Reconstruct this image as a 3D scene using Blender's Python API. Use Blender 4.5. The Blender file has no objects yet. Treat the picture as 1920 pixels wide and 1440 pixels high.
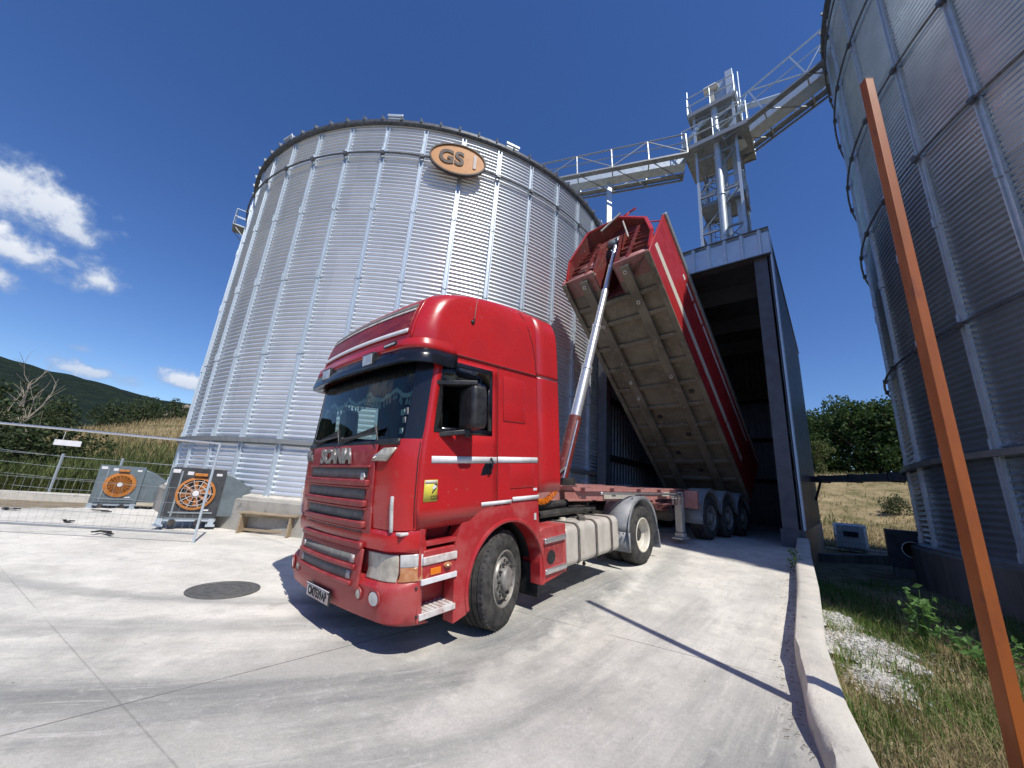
import bpy, bmesh, math, random
from mathutils import Vector, Matrix, noise
R=math.radians; PI=math.pi
random.seed(7)
sc=bpy.context.scene
COL=sc.collection
def lerp(a,b,t): return a+(b-a)*t
def sstep(a,b,x):
    t=min(1,max(0,(x-a)/(b-a))); return t*t*(3-2*t)
def interp(tab,z):
    if z<=tab[0][0]: return tab[0][1:]
    for i in range(len(tab)-1):
        a,b=tab[i],tab[i+1]
        if z<=b[0]:
            t=(z-a[0])/(b[0]-a[0]); return [lerp(p,q,t) for p,q in zip(a[1:],b[1:])]
    return tab[-1][1:]
# ------------------------------------------------------------------ mesh builder
class MB:
    def __init__(s): s.v=[]; s.f=[]; s.mi=[]; s.cur=0
    def add(s,vs,fs):
        o=len(s.v); s.v+=[tuple(p) for p in vs]
        for f in fs: s.f.append([i+o for i in f]); s.mi.append(s.cur)
    def bx(s,x0,x1,y0,y1,z0,z1,M=None):
        vs=[Vector((x,y,z)) for x in (x0,x1) for y in (y0,y1) for z in (z0,z1)]
        if M is not None: vs=[M@p for p in vs]
        s.add(vs,[(0,1,3,2),(4,6,7,5),(0,4,5,1),(2,3,7,6),(0,2,6,4),(1,5,7,3)])
    def beam(s,p,q,w,h,up=(0,0,1)):
        p=Vector(p);q=Vector(q);d=(q-p).normalized();u=Vector(up)
        if abs(d.dot(u))>.98: u=Vector((1,0,0))
        sd=d.cross(u).normalized();u=sd.cross(d)
        vs=[b+sd*(w/2*i)+u*(h/2*j) for b in (p,q) for i,j in ((-1,-1),(1,-1),(1,1),(-1,1))]
        s.add(vs,[(0,1,2,3),(7,6,5,4),(0,4,5,1),(1,5,6,2),(2,6,7,3),(3,7,4,0)])
    def tube(s,p,q,r,n=8,r2=None,caps=True):
        s.path([p,q],r,n,caps,r2)
    def path(s,pts,r,n=6,caps=True,r2=None,closed=False):
        pts=[Vector(p) for p in pts]; m=len(pts); rings=[]
        prev=None
        for i,p in enumerate(pts):
            if closed: d=pts[(i+1)%m]-pts[i-1]
            else: d=pts[min(i+1,m-1)]-pts[max(i-1,0)]
            d.normalize()
            if prev is None:
                u=Vector((0,0,1)) if abs(d.z)<.9 else Vector((1,0,0)); a=d.cross(u).normalized()
            else:
                a=(prev-d*prev.dot(d)); a.normalize()
            prev=a; b=d.cross(a)
            rr=r if r2 is None else lerp(r,r2,i/(m-1))
            if isinstance(r,(list,tuple)): rr=r[i]
            rings.append([p+(a*math.cos(2*PI*k/n)+b*math.sin(2*PI*k/n))*rr for k in range(n)])
        vs=[q for rg in rings for q in rg]; fs=[]
        for i in range(m if closed else m-1):
            j=(i+1)%m
            for k in range(n): fs.append((i*n+k,i*n+(k+1)%n,j*n+(k+1)%n,j*n+k))
        if caps and not closed: fs.append(tuple(range(n))[::-1]); fs.append(tuple((m-1)*n+k for k in range(n)))
        s.add(vs,fs)
    def prism(s,poly,axis,a,b,M=None):
        # poly: 2D points in the two remaining axes (in xyz order)
        def mk(t,p):
            c=[p[0],p[1]]; c.insert('xyz'.index(axis),t); return Vector(c)
        n=len(poly); vs=[mk(a,p) for p in poly]+[mk(b,p) for p in poly]
        if M is not None: vs=[M@p for p in vs]
        fs=[tuple(range(n)),tuple(range(2*n-1,n-1,-1))]+[(i,i+n,(i+1)%n+n,(i+1)%n) for i in range(n)]
        s.add(vs,fs)
    def lathe(s,prof,n=32,axis='y',c=(0,0,0),a0=0,a1=2*PI):
        # prof: (r, h) pairs; revolve round axis through c
        full=abs(a1-a0-2*PI)<1e-6; m=n if full else n+1; vs=[]
        for r,h in prof:
            for k in range(m):
                t=a0+(a1-a0)*k/n; x,y=r*math.cos(t),r*math.sin(t)
                p={'y':(x,h,y),'z':(x,y,h),'x':(h,x,y)}[axis]
                vs.append((p[0]+c[0],p[1]+c[1],p[2]+c[2]))
        fs=[]
        for i in range(len(prof)-1):
            for k in range(n):
                k2=(k+1)%m
                fs.append((i*m+k,i*m+k2,(i+1)*m+k2,(i+1)*m+k))
        s.add(vs,fs)
    def grid(s,rows,skip=None,flip=False):
        n=len(rows[0]); vs=[p for r in rows for p in r]; fs=[]
        for i in range(len(rows)-1):
            for j in range(n-1):
                if skip and skip(i,j): continue
                f=(i*n+j,i*n+j+1,(i+1)*n+j+1,(i+1)*n+j)
                fs.append(f[::-1] if flip else f)
        s.add(vs,fs)
    def sphere(s,c,r,n=10,m=6,sz=1):
        prof=[(r*math.sin(PI*i/m),-r*sz*math.cos(PI*i/m)) for i in range(m+1)]
        s.lathe(prof,n,'z',c)
    def build(s,name,mat,parent=None,smooth=True,bevel=0,solid=0,ang=38,seg=2):
        me=bpy.data.meshes.new(name); me.from_pydata(s.v,[],s.f)
        mats=mat if isinstance(mat,(list,tuple)) else [mat]
        for m in mats: me.materials.append(m)
        if len(mats)>1: me.polygons.foreach_set('material_index',s.mi)
        bm=bmesh.new(); bm.from_mesh(me); bmesh.ops.delete(bm,geom=[v for v in bm.verts if not v.link_faces],context='VERTS'); bmesh.ops.remove_doubles(bm,verts=bm.verts,dist=1e-5) if len(s.v)<60000 else None
        bmesh.ops.recalc_face_normals(bm,faces=bm.faces) if len(s.v)<60000 else None
        bm.to_mesh(me); bm.free()
        if smooth: me.shade_smooth(); me.set_sharp_from_angle(angle=R(ang))
        o=bpy.data.objects.new(name,me); COL.objects.link(o)
        if parent: o.parent=parent
        if solid:
            md=o.modifiers.new('s','SOLIDIFY'); md.thickness=solid; md.offset=-1
        if bevel:
            md=o.modifiers.new('b','BEVEL'); md.width=bevel; md.segments=seg; md.limit_method='ANGLE'; md.angle_limit=R(35); md.harden_normals=False
        return o
def tag(o,label=None,cat=None,group=None,kind=None):
    if label: o['label']=label
    if cat: o['category']=cat
    if group: o['group']=group
    if kind: o['kind']=kind
    return o
def thing(name,label,cat,loc=(0,0,0),rz=0,group=None,M=None):
    o=bpy.data.objects.new(name,None); COL.objects.link(o); o.empty_display_size=.3
    if M is not None: o.matrix_world=M
    else: o.location=loc; o.rotation_euler=(0,0,rz)
    return tag(o,label,cat,group)
def dup(o,loc=None,rz=None,label=None,parent=None,scale=None):
    c=o.copy(); COL.objects.link(c)
    if loc is not None: c.location=loc
    if rz is not None: c.rotation_euler=(0,0,rz)
    if scale is not None: c.scale=scale
    if label: c['label']=label
    if parent: c.parent=parent
    for ch in list(o.children):
        dup(ch,parent=c)
    return c
def textmesh(name,txt,size,mat,parent,M,ext=.004,off=0,sx=1,spacing=1):
    cu=bpy.data.curves.new(name,'FONT'); cu.body=txt; cu.size=size; cu.extrude=ext; cu.offset=off; cu.align_x='CENTER'; cu.align_y='CENTER'; cu.space_character=spacing; cu.resolution_u=4
    t=bpy.data.objects.new('tmp',cu); COL.objects.link(t)
    dg=bpy.context.evaluated_depsgraph_get(); me=bpy.data.meshes.new_from_object(t.evaluated_get(dg))
    bpy.data.objects.remove(t); me.name=name; me.materials.clear(); me.materials.append(mat)
    me.transform(M@Matrix.Diagonal((sx,1,1,1)))
    o=bpy.data.objects.new(name,me); COL.objects.link(o)
    if parent: o.parent=parent
    return o
# ------------------------------------------------------------------ materials
def newmat(name):
    m=bpy.data.materials.new(name); m.use_nodes=True; nt=m.node_tree
    return m,nt,nt.nodes['Principled BSDF'],nt.nodes,nt.links
def node(nt,typ,**kw):
    n=nt.nodes.new(typ)
    for k,v in kw.items():
        if k.startswith('i_'): n.inputs[int(k[2:]) if k[2:].isdigit() else k[2:]].default_value=v
        else: setattr(n,k,v)
    return n
def c4(c): return (c[0],c[1],c[2],1)
def pm(name,c1,c2=None,scale=6,rough=.5,metal=0,bump=0,bscale=60,rvar=.12,lo=.42,hi=.62,coat=0,stretch=None,c3=None,s3=40,t3=.62,spec=.5):
    m,nt,b,N,L=newmat(name)
    tc=node(nt,'ShaderNodeTexCoord'); mp=node(nt,'ShaderNodeMapping')
    L.new(tc.outputs['Object'],mp.inputs[0])
    if stretch: mp.inputs['Scale'].default_value=stretch
    nz=node(nt,'ShaderNodeTexNoise',i_Scale=scale,i_Detail=7,i_Roughness=.62); L.new(mp.outputs[0],nz.inputs[0])
    rp=node(nt,'ShaderNodeValToRGB'); L.new(nz.outputs[0],rp.inputs[0])
    rp.color_ramp.elements[0].position=lo; rp.color_ramp.elements[1].position=hi
    rp.color_ramp.elements[0].color=c4(c1); rp.color_ramp.elements[1].color=c4(c2 or c1)
    out=rp.outputs[0]
    if c3:
        n3=node(nt,'ShaderNodeTexNoise',i_Scale=s3,i_Detail=5); L.new(mp.outputs[0],n3.inputs[0])
        r3=node(nt,'ShaderNodeValToRGB'); L.new(n3.outputs[0],r3.inputs[0]); r3.color_ramp.elements[0].position=t3; r3.color_ramp.elements[1].position=t3+.06
        mx=node(nt,'ShaderNodeMix',data_type='RGBA'); L.new(r3.outputs[0],mx.inputs[0]); L.new(out,mx.inputs[6]); mx.inputs[7].default_value=c4(c3); out=mx.outputs[2]
    L.new(out,b.inputs['Base Color'])
    b.inputs['Metallic'].default_value=metal; b.inputs['Coat Weight'].default_value=coat; b.inputs['Coat Roughness'].default_value=.08
    b.inputs['Specular IOR Level'].default_value=spec
    mr=node(nt,'ShaderNodeMapRange',i_3=max(.02,rough-rvar),i_4=min(1,rough+rvar)); L.new(nz.outputs[0],mr.inputs[0]); mr.inputs[1].default_value=.3; mr.inputs[2].default_value=.7
    L.new(mr.outputs[0],b.inputs['Roughness'])
    if bump:
        bn=node(nt,'ShaderNodeTexNoise',i_Scale=bscale,i_Detail=5); L.new(mp.outputs[0],bn.inputs[0])
        bp=node(nt,'ShaderNodeBump',i_Strength=bump,i_Distance=.02); L.new(bn.outputs[0],bp.inputs['Height']); L.new(bp.outputs[0],b.inputs['Normal'])
    return m
RED=(.40,.013,.017)
M={}
M['red']=pm('truck_red_paint',(.50,.018,.021),(.40,.016,.019),1.6,.30,coat=.3,rvar=.12,c3=(.42,.07,.062),s3=16,t3=.66,lo=.36,hi=.66)
M['red_dull']=pm('dusty_red_plastic',(.26,.022,.026),(.33,.06,.058),5,.48,c3=(.40,.19,.17),s3=18,t3=.66,rvar=.1)
M['red_dust']=pm('dusty_red_paint',(.37,.022,.027),(.40,.075,.072),3,.40,c3=(.42,.15,.13),s3=30,t3=.70)
M['red_dark']=pm('weathered_red_panel',(.18,.012,.014),(.27,.03,.028),5,.4,stretch=(1,1,3),c3=(.36,.10,.07),s3=9,t3=.6)
M['black']=pm('black_plastic',(.014,.015,.018),(.03,.031,.034),8,.45,bump=.05,bscale=300)
M['blackgloss']=pm('black_gloss',(.01,.011,.016),None,8,.18)
M['rubber']=pm('tyre_rubber',(.03,.03,.03),(.075,.071,.066),9,.8,bump=.15,bscale=120,spec=.3)
M['dark']=pm('dark_interior',(.012,.013,.015),(.02,.02,.022),5,.8)
M['grey_dark']=pm('grimy_chassis',(.02,.02,.021),(.05,.047,.042),7,.65)
M['mesh']=pm('grille_mesh',(.22,.22,.215),(.32,.315,.30),9,.6,bump=.9,bscale=420)
M['white']=pm('white_tape',(.72,.72,.74),(.62,.62,.64),14,.5)
M['white_dirty']=pm('worn_white_paint',(.62,.60,.58),(.45,.36,.34),9,.55,c3=(.30,.12,.11),s3=22,t3=.63)
M['chrome']=pm('chrome_steel',(.80,.79,.78),(.72,.71,.70),6,.30,.72,rvar=.06)
M['silver']=pm('satin_silver',(.66,.66,.66),(.55,.55,.56),8,.34,.85)
M['hub']=pm('grey_wheel_steel',(.30,.285,.265),(.21,.20,.185),9,.5,.35,c3=(.12,.1,.09),s3=20,t3=.66)
M['rim_cream']=pm('cream_wheel_steel',(.66,.63,.55),(.55,.51,.43),7,.42,.0)
M['tank']=pm('dusty_tank_aluminium',(.50,.465,.41),(.60,.565,.51),5,.45,.2,stretch=(1,1,.4),c3=(.42,.37,.31),s3=12,t3=.62)
M['guard']=pm('grey_mudguard_plastic',(.19,.20,.215),(.26,.27,.285),6,.5,c3=(.38,.37,.35),s3=14,t3=.66)
M['strap']=pm('tank_strap_rubber',(.10,.09,.08),(.15,.135,.12),14,.7)
M['pink']=pm('faded_and_sunlit_red_paint',(.40,.20,.185),(.36,.14,.13),7,.6,c3=(.28,.2,.17),s3=20,t3=.6)  # faded chassis paint, also used as painted sunlight on the headboard lip
M['under']=pm('dusty_tipper_underside',(.185,.16,.122),(.115,.097,.072),1.1,.75,c3=(.20,.175,.14),s3=9,t3=.58)
M['tred']=pm('tipper_red_paint',(.42,.03,.032),(.36,.02,.024),3,.38,c3=(.45,.13,.12),s3=24,t3=.68)
M['tred_shade']=pm('tipper_red_shade_darkened',(.17,.022,.02),(.12,.03,.024),4,.5,c3=(.30,.12,.10),s3=15,t3=.62)  # tipper red darkened so the colour itself carries the hood's shade
M['cream']=pm('cream_tape',(.68,.63,.54),(.60,.55,.47),10,.5)
M['lens']=pm('cloudy_lamp_lens',(.50,.46,.38),(.34,.31,.26),11,.12,coat=.8)
M['lensclear']=pm('clear_lamp_lens',(.62,.62,.60),(.45,.45,.44),9,.08,coat=1)
M['orange']=pm('orange_reflector',(.75,.20,.01),None,9,.25,coat=.5)
M['amber']=pm('brown_amber_lens',(.42,.17,.07),(.50,.25,.13),14,.2,coat=.6)
M['galv2']=pm('galvanised_steel',(.58,.655,.72),(.49,.56,.62),5,.42,.45,c3=(.66,.69,.72),s3=30,t3=.62)
M['galvdull']=pm('dull_galvanised_steel',(.36,.38,.39),(.28,.30,.31),6,.5,.55)
M['ringdark']=pm('dark_steel_ring',(.16,.17,.18),(.10,.105,.11),9,.5,.5)
M['concrete']=pm('grey_concrete',(.36,.345,.31),(.28,.27,.245),3,.85,bump=.3,bscale=30,c3=(.20,.195,.18),s3=5,t3=.62)
M['kerbc']=pm('pale_kerb_concrete',(.58,.55,.485),(.47,.45,.40),2.5,.85,bump=.35,bscale=35,c3=(.38,.36,.32),s3=6,t3=.62)
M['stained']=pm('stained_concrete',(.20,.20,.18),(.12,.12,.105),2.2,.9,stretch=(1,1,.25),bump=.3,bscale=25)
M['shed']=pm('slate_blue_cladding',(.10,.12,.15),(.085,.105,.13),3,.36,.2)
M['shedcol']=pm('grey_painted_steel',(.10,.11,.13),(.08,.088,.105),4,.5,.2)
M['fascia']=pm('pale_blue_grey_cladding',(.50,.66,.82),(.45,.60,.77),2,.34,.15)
M['polepaint']=pm('orange_rust_primer',(.32,.090,.019),(.25,.066,.015),7,.5,stretch=(1,1,.3),c3=(.22,.06,.02),s3=16,t3=.62,spec=.4)
M['wood']=pm('weathered_wood',(.36,.29,.20),(.25,.19,.125),6,.8,stretch=(.6,6,6),bump=.25,bscale=20)
M['blower']=pm('blue_grey_blower_steel',(.22,.27,.29),(.17,.205,.22),4,.42,.55)
M['blower_pale']=pm('pale_sheet_steel',(.36,.40,.42),(.28,.31,.33),4,.45,.5)
M['fanorange']=pm('orange_fan_guard',(.50,.19,.035),(.40,.14,.025),12,.5)
M['fandark']=pm('dark_blower_face',(.05,.055,.06),(.075,.08,.085),6,.5,.3)
M['navy']=pm('navy_steel_box',(.020,.027,.050),(.015,.02,.036),5,.5)
M['ibc']=pm('cloudy_tank_plastic',(.80,.84,.88),(.70,.75,.8),3,.5)
M['gravel']=pm('white_gravel',(.62,.61,.59),(.42,.41,.39),30,.9,bump=.6,bscale=60)
M['bark']=pm('bark',(.12,.095,.07),(.07,.055,.04),14,.9,bump=.4,bscale=40)
M['deadwood']=pm('bleached_dead_wood',(.38,.33,.26),(.26,.22,.17),10,.9)
M['stone']=pm('rubble_stone',(.36,.31,.24),(.19,.16,.12),3.2,.9,bump=.8,bscale=8)
M['signorange']=pm('orange_sign_panel',(.62,.30,.10),(.53,.24,.075),5,.42)
M['signbrown']=pm('dark_brown_lettering',(.05,.03,.02),None,5,.5)
M['signpale']=pm('faded_pale_lettering',(.55,.50,.47),None,5,.5)
M['yellow']=pm('yellow_sticker',(.68,.58,.06),(.62,.55,.09),20,.4)
M['curtain']=pm('pale_green_curtain',(.42,.58,.54),(.50,.66,.62),12,.8)
M['teal']=pm('dark_teal_curtain',(.016,.03,.055),(.012,.02,.04),9,.8)
M['scrap']=pm('black_scrap',(.015,.015,.014),(.03,.03,.028),20,.8)
M['manhole']=pm('cast_iron_cover',(.13,.13,.125),(.17,.168,.16),9,.6,.3,bump=.8,bscale=120)
def leafmat(name,c1,c2,trans=.35):
    m,nt,b,N,L=newmat(name)
    oi=node(nt,'ShaderNodeNewGeometry'); 
    nz=node(nt,'ShaderNodeTexNoise',i_Scale=.9,i_Detail=4); tc=node(nt,'ShaderNodeTexCoord'); L.new(tc.outputs['Object'],nz.inputs[0])
    ad=node(nt,'ShaderNodeMath',operation='ADD'); mu=node(nt,'ShaderNodeMath',operation='MULTIPLY',i_1=.45)
    L.new(oi.outputs['Random Per Island'],mu.inputs[0]); L.new(mu.outputs[0],ad.inputs[0]); L.new(nz.outputs[0],ad.inputs[1])
    rp=node(nt,'ShaderNodeValToRGB'); L.new(ad.outputs[0],rp.inputs[0]); rp.color_ramp.elements[0].position=.45; rp.color_ramp.elements[1].position=1.0
    rp.color_ramp.elements[0].color=c4(c1); rp.color_ramp.elements[1].color=c4(c2)
    L.new(rp.outputs[0],b.inputs['Base Color']); b.inputs['Roughness'].default_value=.6; b.inputs['Specular IOR Level'].default_value=.3
    tr=node(nt,'ShaderNodeBsdfTranslucent'); L.new(rp.outputs[0],tr.inputs[0]); ms=node(nt,'ShaderNodeMixShader',i_0=trans)
    L.new(b.outputs[0],ms.inputs[1]); L.new(tr.outputs[0],ms.inputs[2]); L.new(ms.outputs[0],N['Material Output'].inputs[0])
    return m
M['leaf']=leafmat('oak_leaves',(.022,.050,.014),(.075,.13,.035))
M['leafdark']=leafmat('shrub_leaves',(.032,.05,.02),(.085,.115,.045))
M['leafbright']=leafmat('bright_young_leaves',(.09,.19,.05),(.20,.36,.11),.45)
M['grass']=leafmat('green_grass_blades',(.06,.12,.025),(.16,.24,.06),.4)
M['straw']=leafmat('dry_straw_blades',(.25,.20,.10),(.46,.38,.21),.3)
M['reed']=leafmat('tall_green_grass',(.07,.10,.03),(.17,.20,.07),.35)
def glassmat(name,tint,mixmax=.9):
    m,nt,b,N,L=newmat(name); N.remove(b)
    t=node(nt,'ShaderNodeBsdfTransparent',i_0=c4(tint)); g=node(nt,'ShaderNodeBsdfGlossy',i_Roughness=.02); fr=node(nt,'ShaderNodeFresnel',i_IOR=1.5)
    ms=node(nt,'ShaderNodeMixShader'); L.new(fr.outputs[0],ms.inputs[0]); L.new(t.outputs[0],ms.inputs[1]); L.new(g.outputs[0],ms.inputs[2]); L.new(ms.outputs[0],N['Material Output'].inputs[0])
    return m
M['glass']=glassmat('green_tinted_glass',(.62,.74,.71)); M['glassdark']=glassmat('dark_side_glass',(.35,.38,.38))
M['mirrorglass']=pm('mirror_glass',(.8,.8,.8),None,5,.03,1,rvar=.01)
def silomat(name,c0,c1,me,r0,r1):
    m,nt,b,N,L=newmat(name)
    tc=node(nt,'ShaderNodeTexCoord'); sp=node(nt,'ShaderNodeSeparateXYZ'); L.new(tc.outputs['Object'],sp.inputs[0])
    at=node(nt,'ShaderNodeMath',operation='ARCTAN2'); L.new(sp.outputs[1],at.inputs[0]); L.new(sp.outputs[0],at.inputs[1])
    a=node(nt,'ShaderNodeMath',operation='MULTIPLY',i_1=22/(2*PI)); L.new(at.outputs[0],a.inputs[0]); fa=node(nt,'ShaderNodeMath',operation='FLOOR'); L.new(a.outputs[0],fa.inputs[0])
    zz=node(nt,'ShaderNodeMath',operation='MULTIPLY',i_1=1/1.12); L.new(sp.outputs[2],zz.inputs[0]); fz=node(nt,'ShaderNodeMath',operation='FLOOR'); L.new(zz.outputs[0],fz.inputs[0])
    cb=node(nt,'ShaderNodeCombineXYZ'); L.new(fa.outputs[0],cb.inputs[0]); L.new(fz.outputs[0],cb.inputs[1])
    wn=node(nt,'ShaderNodeTexWhiteNoise',noise_dimensions='2D'); L.new(cb.outputs[0],wn.inputs[0])
    nz=node(nt,'ShaderNodeTexNoise',i_Scale=1.2,i_Detail=6,i_Roughness=.6); L.new(tc.outputs['Object'],nz.inputs[0])
    n2=node(nt,'ShaderNodeTexNoise',i_Scale=22,i_Detail=4); L.new(tc.outputs['Object'],n2.inputs[0])
    s1=node(nt,'ShaderNodeMath',operation='MULTIPLY_ADD',i_1=.28); L.new(wn.outputs[0],s1.inputs[0]); L.new(nz.outputs[0],s1.inputs[2])
    s2=node(nt,'ShaderNodeMath',operation='MULTIPLY_ADD',i_1=.10); L.new(n2.outputs[0],s2.inputs[0]); L.new(s1.outputs[0],s2.inputs[2])
    rp=node(nt,'ShaderNodeValToRGB'); L.new(s2.outputs[0],rp.inputs[0]); rp.color_ramp.elements[0].position=.45; rp.color_ramp.elements[1].position=.95
    rp.color_ramp.elements[0].color=c4(c0); rp.color_ramp.elements[1].color=c4(c1)
    L.new(rp.outputs[0],b.inputs['Base Color']); b.inputs['Metallic'].default_value=me
    mr=node(nt,'ShaderNodeMapRange',i_1=.5,i_2=1.05,i_3=r0,i_4=r1); L.new(s2.outputs[0],mr.inputs[0]); L.new(mr.outputs[0],b.inputs['Roughness'])
    return m
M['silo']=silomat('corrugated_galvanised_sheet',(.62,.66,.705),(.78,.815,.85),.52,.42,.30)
M['silo_shaded']=silomat('shade_darkened_galvanised_sheet',(.30,.36,.405),(.50,.565,.615),.74,.36,.24)  # same sheet with a darker base, shade put into the right silo's colour
# ------------------------------------------------------------------ camera, light, sky
CAMZ=1.65
cd=bpy.data.cameras.new('camera'); cam=bpy.data.objects.new('camera',cd); COL.objects.link(cam); sc.camera=cam
cd.lens=711/1920*36; cd.sensor_width=36; cd.sensor_fit='HORIZONTAL'; cd.clip_start=.05; cd.clip_end=5000
PT,RL=R(15.3),R(4.4)
fw=Vector((0,math.cos(PT),math.sin(PT))); u0=Vector((0,-math.sin(PT),math.cos(PT))); r0=Vector((1,0,0))
rt=r0*math.cos(RL)+u0*math.sin(RL); up=-r0*math.sin(RL)+u0*math.cos(RL)
cam.matrix_world=Matrix(((rt.x,up.x,-fw.x,0),(rt.y,up.y,-fw.y,0),(rt.z,up.z,-fw.z,CAMZ),(0,0,0,1)))
SUN_AZ,SUN_EL=151.0,55.2
sdir=Vector((math.sin(R(SUN_AZ))*math.cos(R(SUN_EL)),math.cos(R(SUN_AZ))*math.cos(R(SUN_EL)),math.sin(R(SUN_EL))))
sl=bpy.data.lights.new('sun','SUN'); so=bpy.data.objects.new('sun',sl); COL.objects.link(so)
sl.energy=4.6; sl.angle=R(.53); sl.color=(1,.945,.86); so.rotation_euler=sdir.to_track_quat('Z','Y').to_euler(); so.location=(0,0,60)
w=bpy.data.worlds.new('World'); sc.world=w; w.use_nodes=True; nt=w.node_tree; L=nt.links
bg=nt.nodes['Background']; bg.inputs[1].default_value=.10
sky=node(nt,'ShaderNodeTexSky',sky_type='NISHITA',sun_disc=False,sun_elevation=R(SUN_EL),sun_rotation=R(SUN_AZ),altitude=300,air_density=1.0,dust_density=.15,ozone_density=4.5)
tc=node(nt,'ShaderNodeTexCoord')
def adir(a,e): return Vector((math.sin(R(a))*math.cos(R(e)),math.cos(R(a))*math.cos(R(e)),math.sin(R(e))))
nz=node(nt,'ShaderNodeTexNoise',i_Scale=15,i_Detail=10,i_Roughness=.58); L.new(tc.outputs['Generated'],nz.inputs[0])
nzb=node(nt,'ShaderNodeTexNoise',i_Scale=55,i_Detail=6,i_Roughness=.6); L.new(tc.outputs['Generated'],nzb.inputs[0])
nadd=node(nt,'ShaderNodeMath',operation='MULTIPLY_ADD',i_1=.25); L.new(nzb.outputs[0],nadd.inputs[0]); L.new(nz.outputs[0],nadd.inputs[2])
nsc=node(nt,'ShaderNodeMath',operation='MULTIPLY_ADD',i_1=3.0,i_2=-1.72); L.new(nadd.outputs[0],nsc.inputs[0])
tot=None; shade=None
def M_(op,a,b=None,c=None):
    n=node(nt,'ShaderNodeMath',operation=op)
    for i,x in enumerate((a,b,c)):
        if x is None: continue
        if isinstance(x,(int,float)): n.inputs[i].default_value=x
        else: L.new(x,n.inputs[i])
    return n.outputs[0]
for (a,e,wa,wb,tilt,op) in [(-57.4,22.6,7.0,3.1,-6,1),(-56.6,17.3,4.0,2.0,-6,1),(-58.2,14.9,3.4,1.7,0,.95),(-49.9,17.2,2.9,2.0,-8,1),(-52.6,17.9,1.6,.5,-12,.55),(-48.9,8.2,3.4,1.1,0,.85),(-45.6,7.9,2.4,1.0,0,.45),(-41.6,8.9,3.4,1.2,0,.95),(-49.8,10.2,1.0,.5,0,.4),(-46.5,9.4,.8,.4,0,.3),(60,18,9,3,0,.9),(120,24,12,5,0,.9),(-110,20,14,5,0,.9),(-80,14,8,3,0,.9)]:
    d=adir(a,e); rr=Vector((math.cos(R(a)),-math.sin(R(a)),0)); uu=rr.cross(d)
    r2=rr*math.cos(R(tilt))+uu*math.sin(R(tilt)); u2=-rr*math.sin(R(tilt))+uu*math.cos(R(tilt))
    def dot(v):
        n=node(nt,'ShaderNodeVectorMath',operation='DOT_PRODUCT'); L.new(tc.outputs['Generated'],n.inputs[0]); n.inputs[1].default_value=v; return n.outputs['Value']
    U=M_('DIVIDE',dot(r2),math.sin(R(wa))); V=M_('DIVIDE',dot(u2),math.sin(R(wb)))
    V2=M_('MAXIMUM',V,M_('MULTIPLY',V,-1.25))
    rad=M_('SQRT',M_('ADD',M_('MULTIPLY',U,U),M_('MULTIPLY',V2,V2)))
    m=M_('SUBTRACT',1.0,rad); m=M_('ADD',m,nsc.outputs[0])
    front=M_('GREATER_THAN',dot(d),.8)
    inr=M_('LESS_THAN',rad,1.7)
    st=node(nt,'ShaderNodeMapRange',interpolation_type='SMOOTHSTEP',i_1=0.02,i_2=.95,i_3=0,i_4=op); L.new(m,st.inputs[0])
    edge=node(nt,'ShaderNodeMapRange',interpolation_type='SMOOTHSTEP',i_1=1.7,i_2=1.0,i_3=0,i_4=1); L.new(rad,edge.inputs[0])
    k=M_('MULTIPLY',M_('MULTIPLY',st.outputs[0],front),M_('MULTIPLY',inr,edge.outputs[0]))
    tot=k if tot is None else M_('MAXIMUM',tot,k)
    sh=M_('MULTIPLY',k,M_('MULTIPLY_ADD',V,.22,.72)); shade=sh if shade is None else M_('MAXIMUM',shade,sh)
ccol=node(nt,'ShaderNodeValToRGB'); L.new(shade,ccol.inputs[0])
ccol.color_ramp.elements[0].position=.25; ccol.color_ramp.elements[0].color=(3.4,4.4,6.4,1); ccol.color_ramp.elements[1].position=.95; ccol.color_ramp.elements[1].color=(9.0,9.3,9.8,1)
mx=node(nt,'ShaderNodeMix',data_type='RGBA'); L.new(tot,mx.inputs[0]); hs=node(nt,'ShaderNodeHueSaturation',i_Hue=.512,i_Saturation=1.19,i_Value=1.30); L.new(sky.outputs[0],hs.inputs['Color']); L.new(hs.outputs[0],mx.inputs[6]); L.new(ccol.outputs[0],mx.inputs[7])
L.new(mx.outputs[2],bg.inputs[0])
sc.view_settings.view_transform='Standard'; sc.view_settings.look='None'; sc.view_settings.exposure=.06; sc.view_settings.gamma=1
# ------------------------------------------------------------------ truck pose and ground height
TYAW,TPIT=R(227.1),R(-5.4); TO=Vector((-.75,5.625,CAMZ-1.52))
def pose(o,yaw,pit):
    fx=Vector((math.cos(yaw)*math.cos(pit),math.sin(yaw)*math.cos(pit),math.sin(pit))); ly=Vector((-math.sin(yaw),math.cos(yaw),0)); uz=fx.cross(ly)
    return Matrix(((fx.x,ly.x,uz.x,o.x),(fx.y,ly.y,uz.y,o.y),(fx.z,ly.z,uz.z,o.z),(0,0,0,1)))
TM=pose(TO,TYAW,TPIT)@Matrix.Rotation(R(.8),4,'X')
FLOOR=.80
def smax(a,b,k): 
    h=max(k-abs(a-b),0)/k; return max(a,b)+h*h*k/4
def G(x,y):
    yard=TO.z-.012*(x-TO.x)+.015*(y-TO.y); yard=min(.32,max(-.12,yard))
    s=(x-TO.x)*.686+(y-TO.y)*.722
    rmp=TO.z+.098*s
    rmp=-smax(-rmp,-FLOOR,.08)
    return smax(yard,rmp,.07)
KERB=[(6.78,9.2,1.04),(5.4,7.4,.86),(4.1,5.65,.68),(2.85,4.05,.50),(2.33,3.25,.36),(2.02,2.65,.23),(1.80,2.1,.10),(1.62,1.4,.0)]
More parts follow.
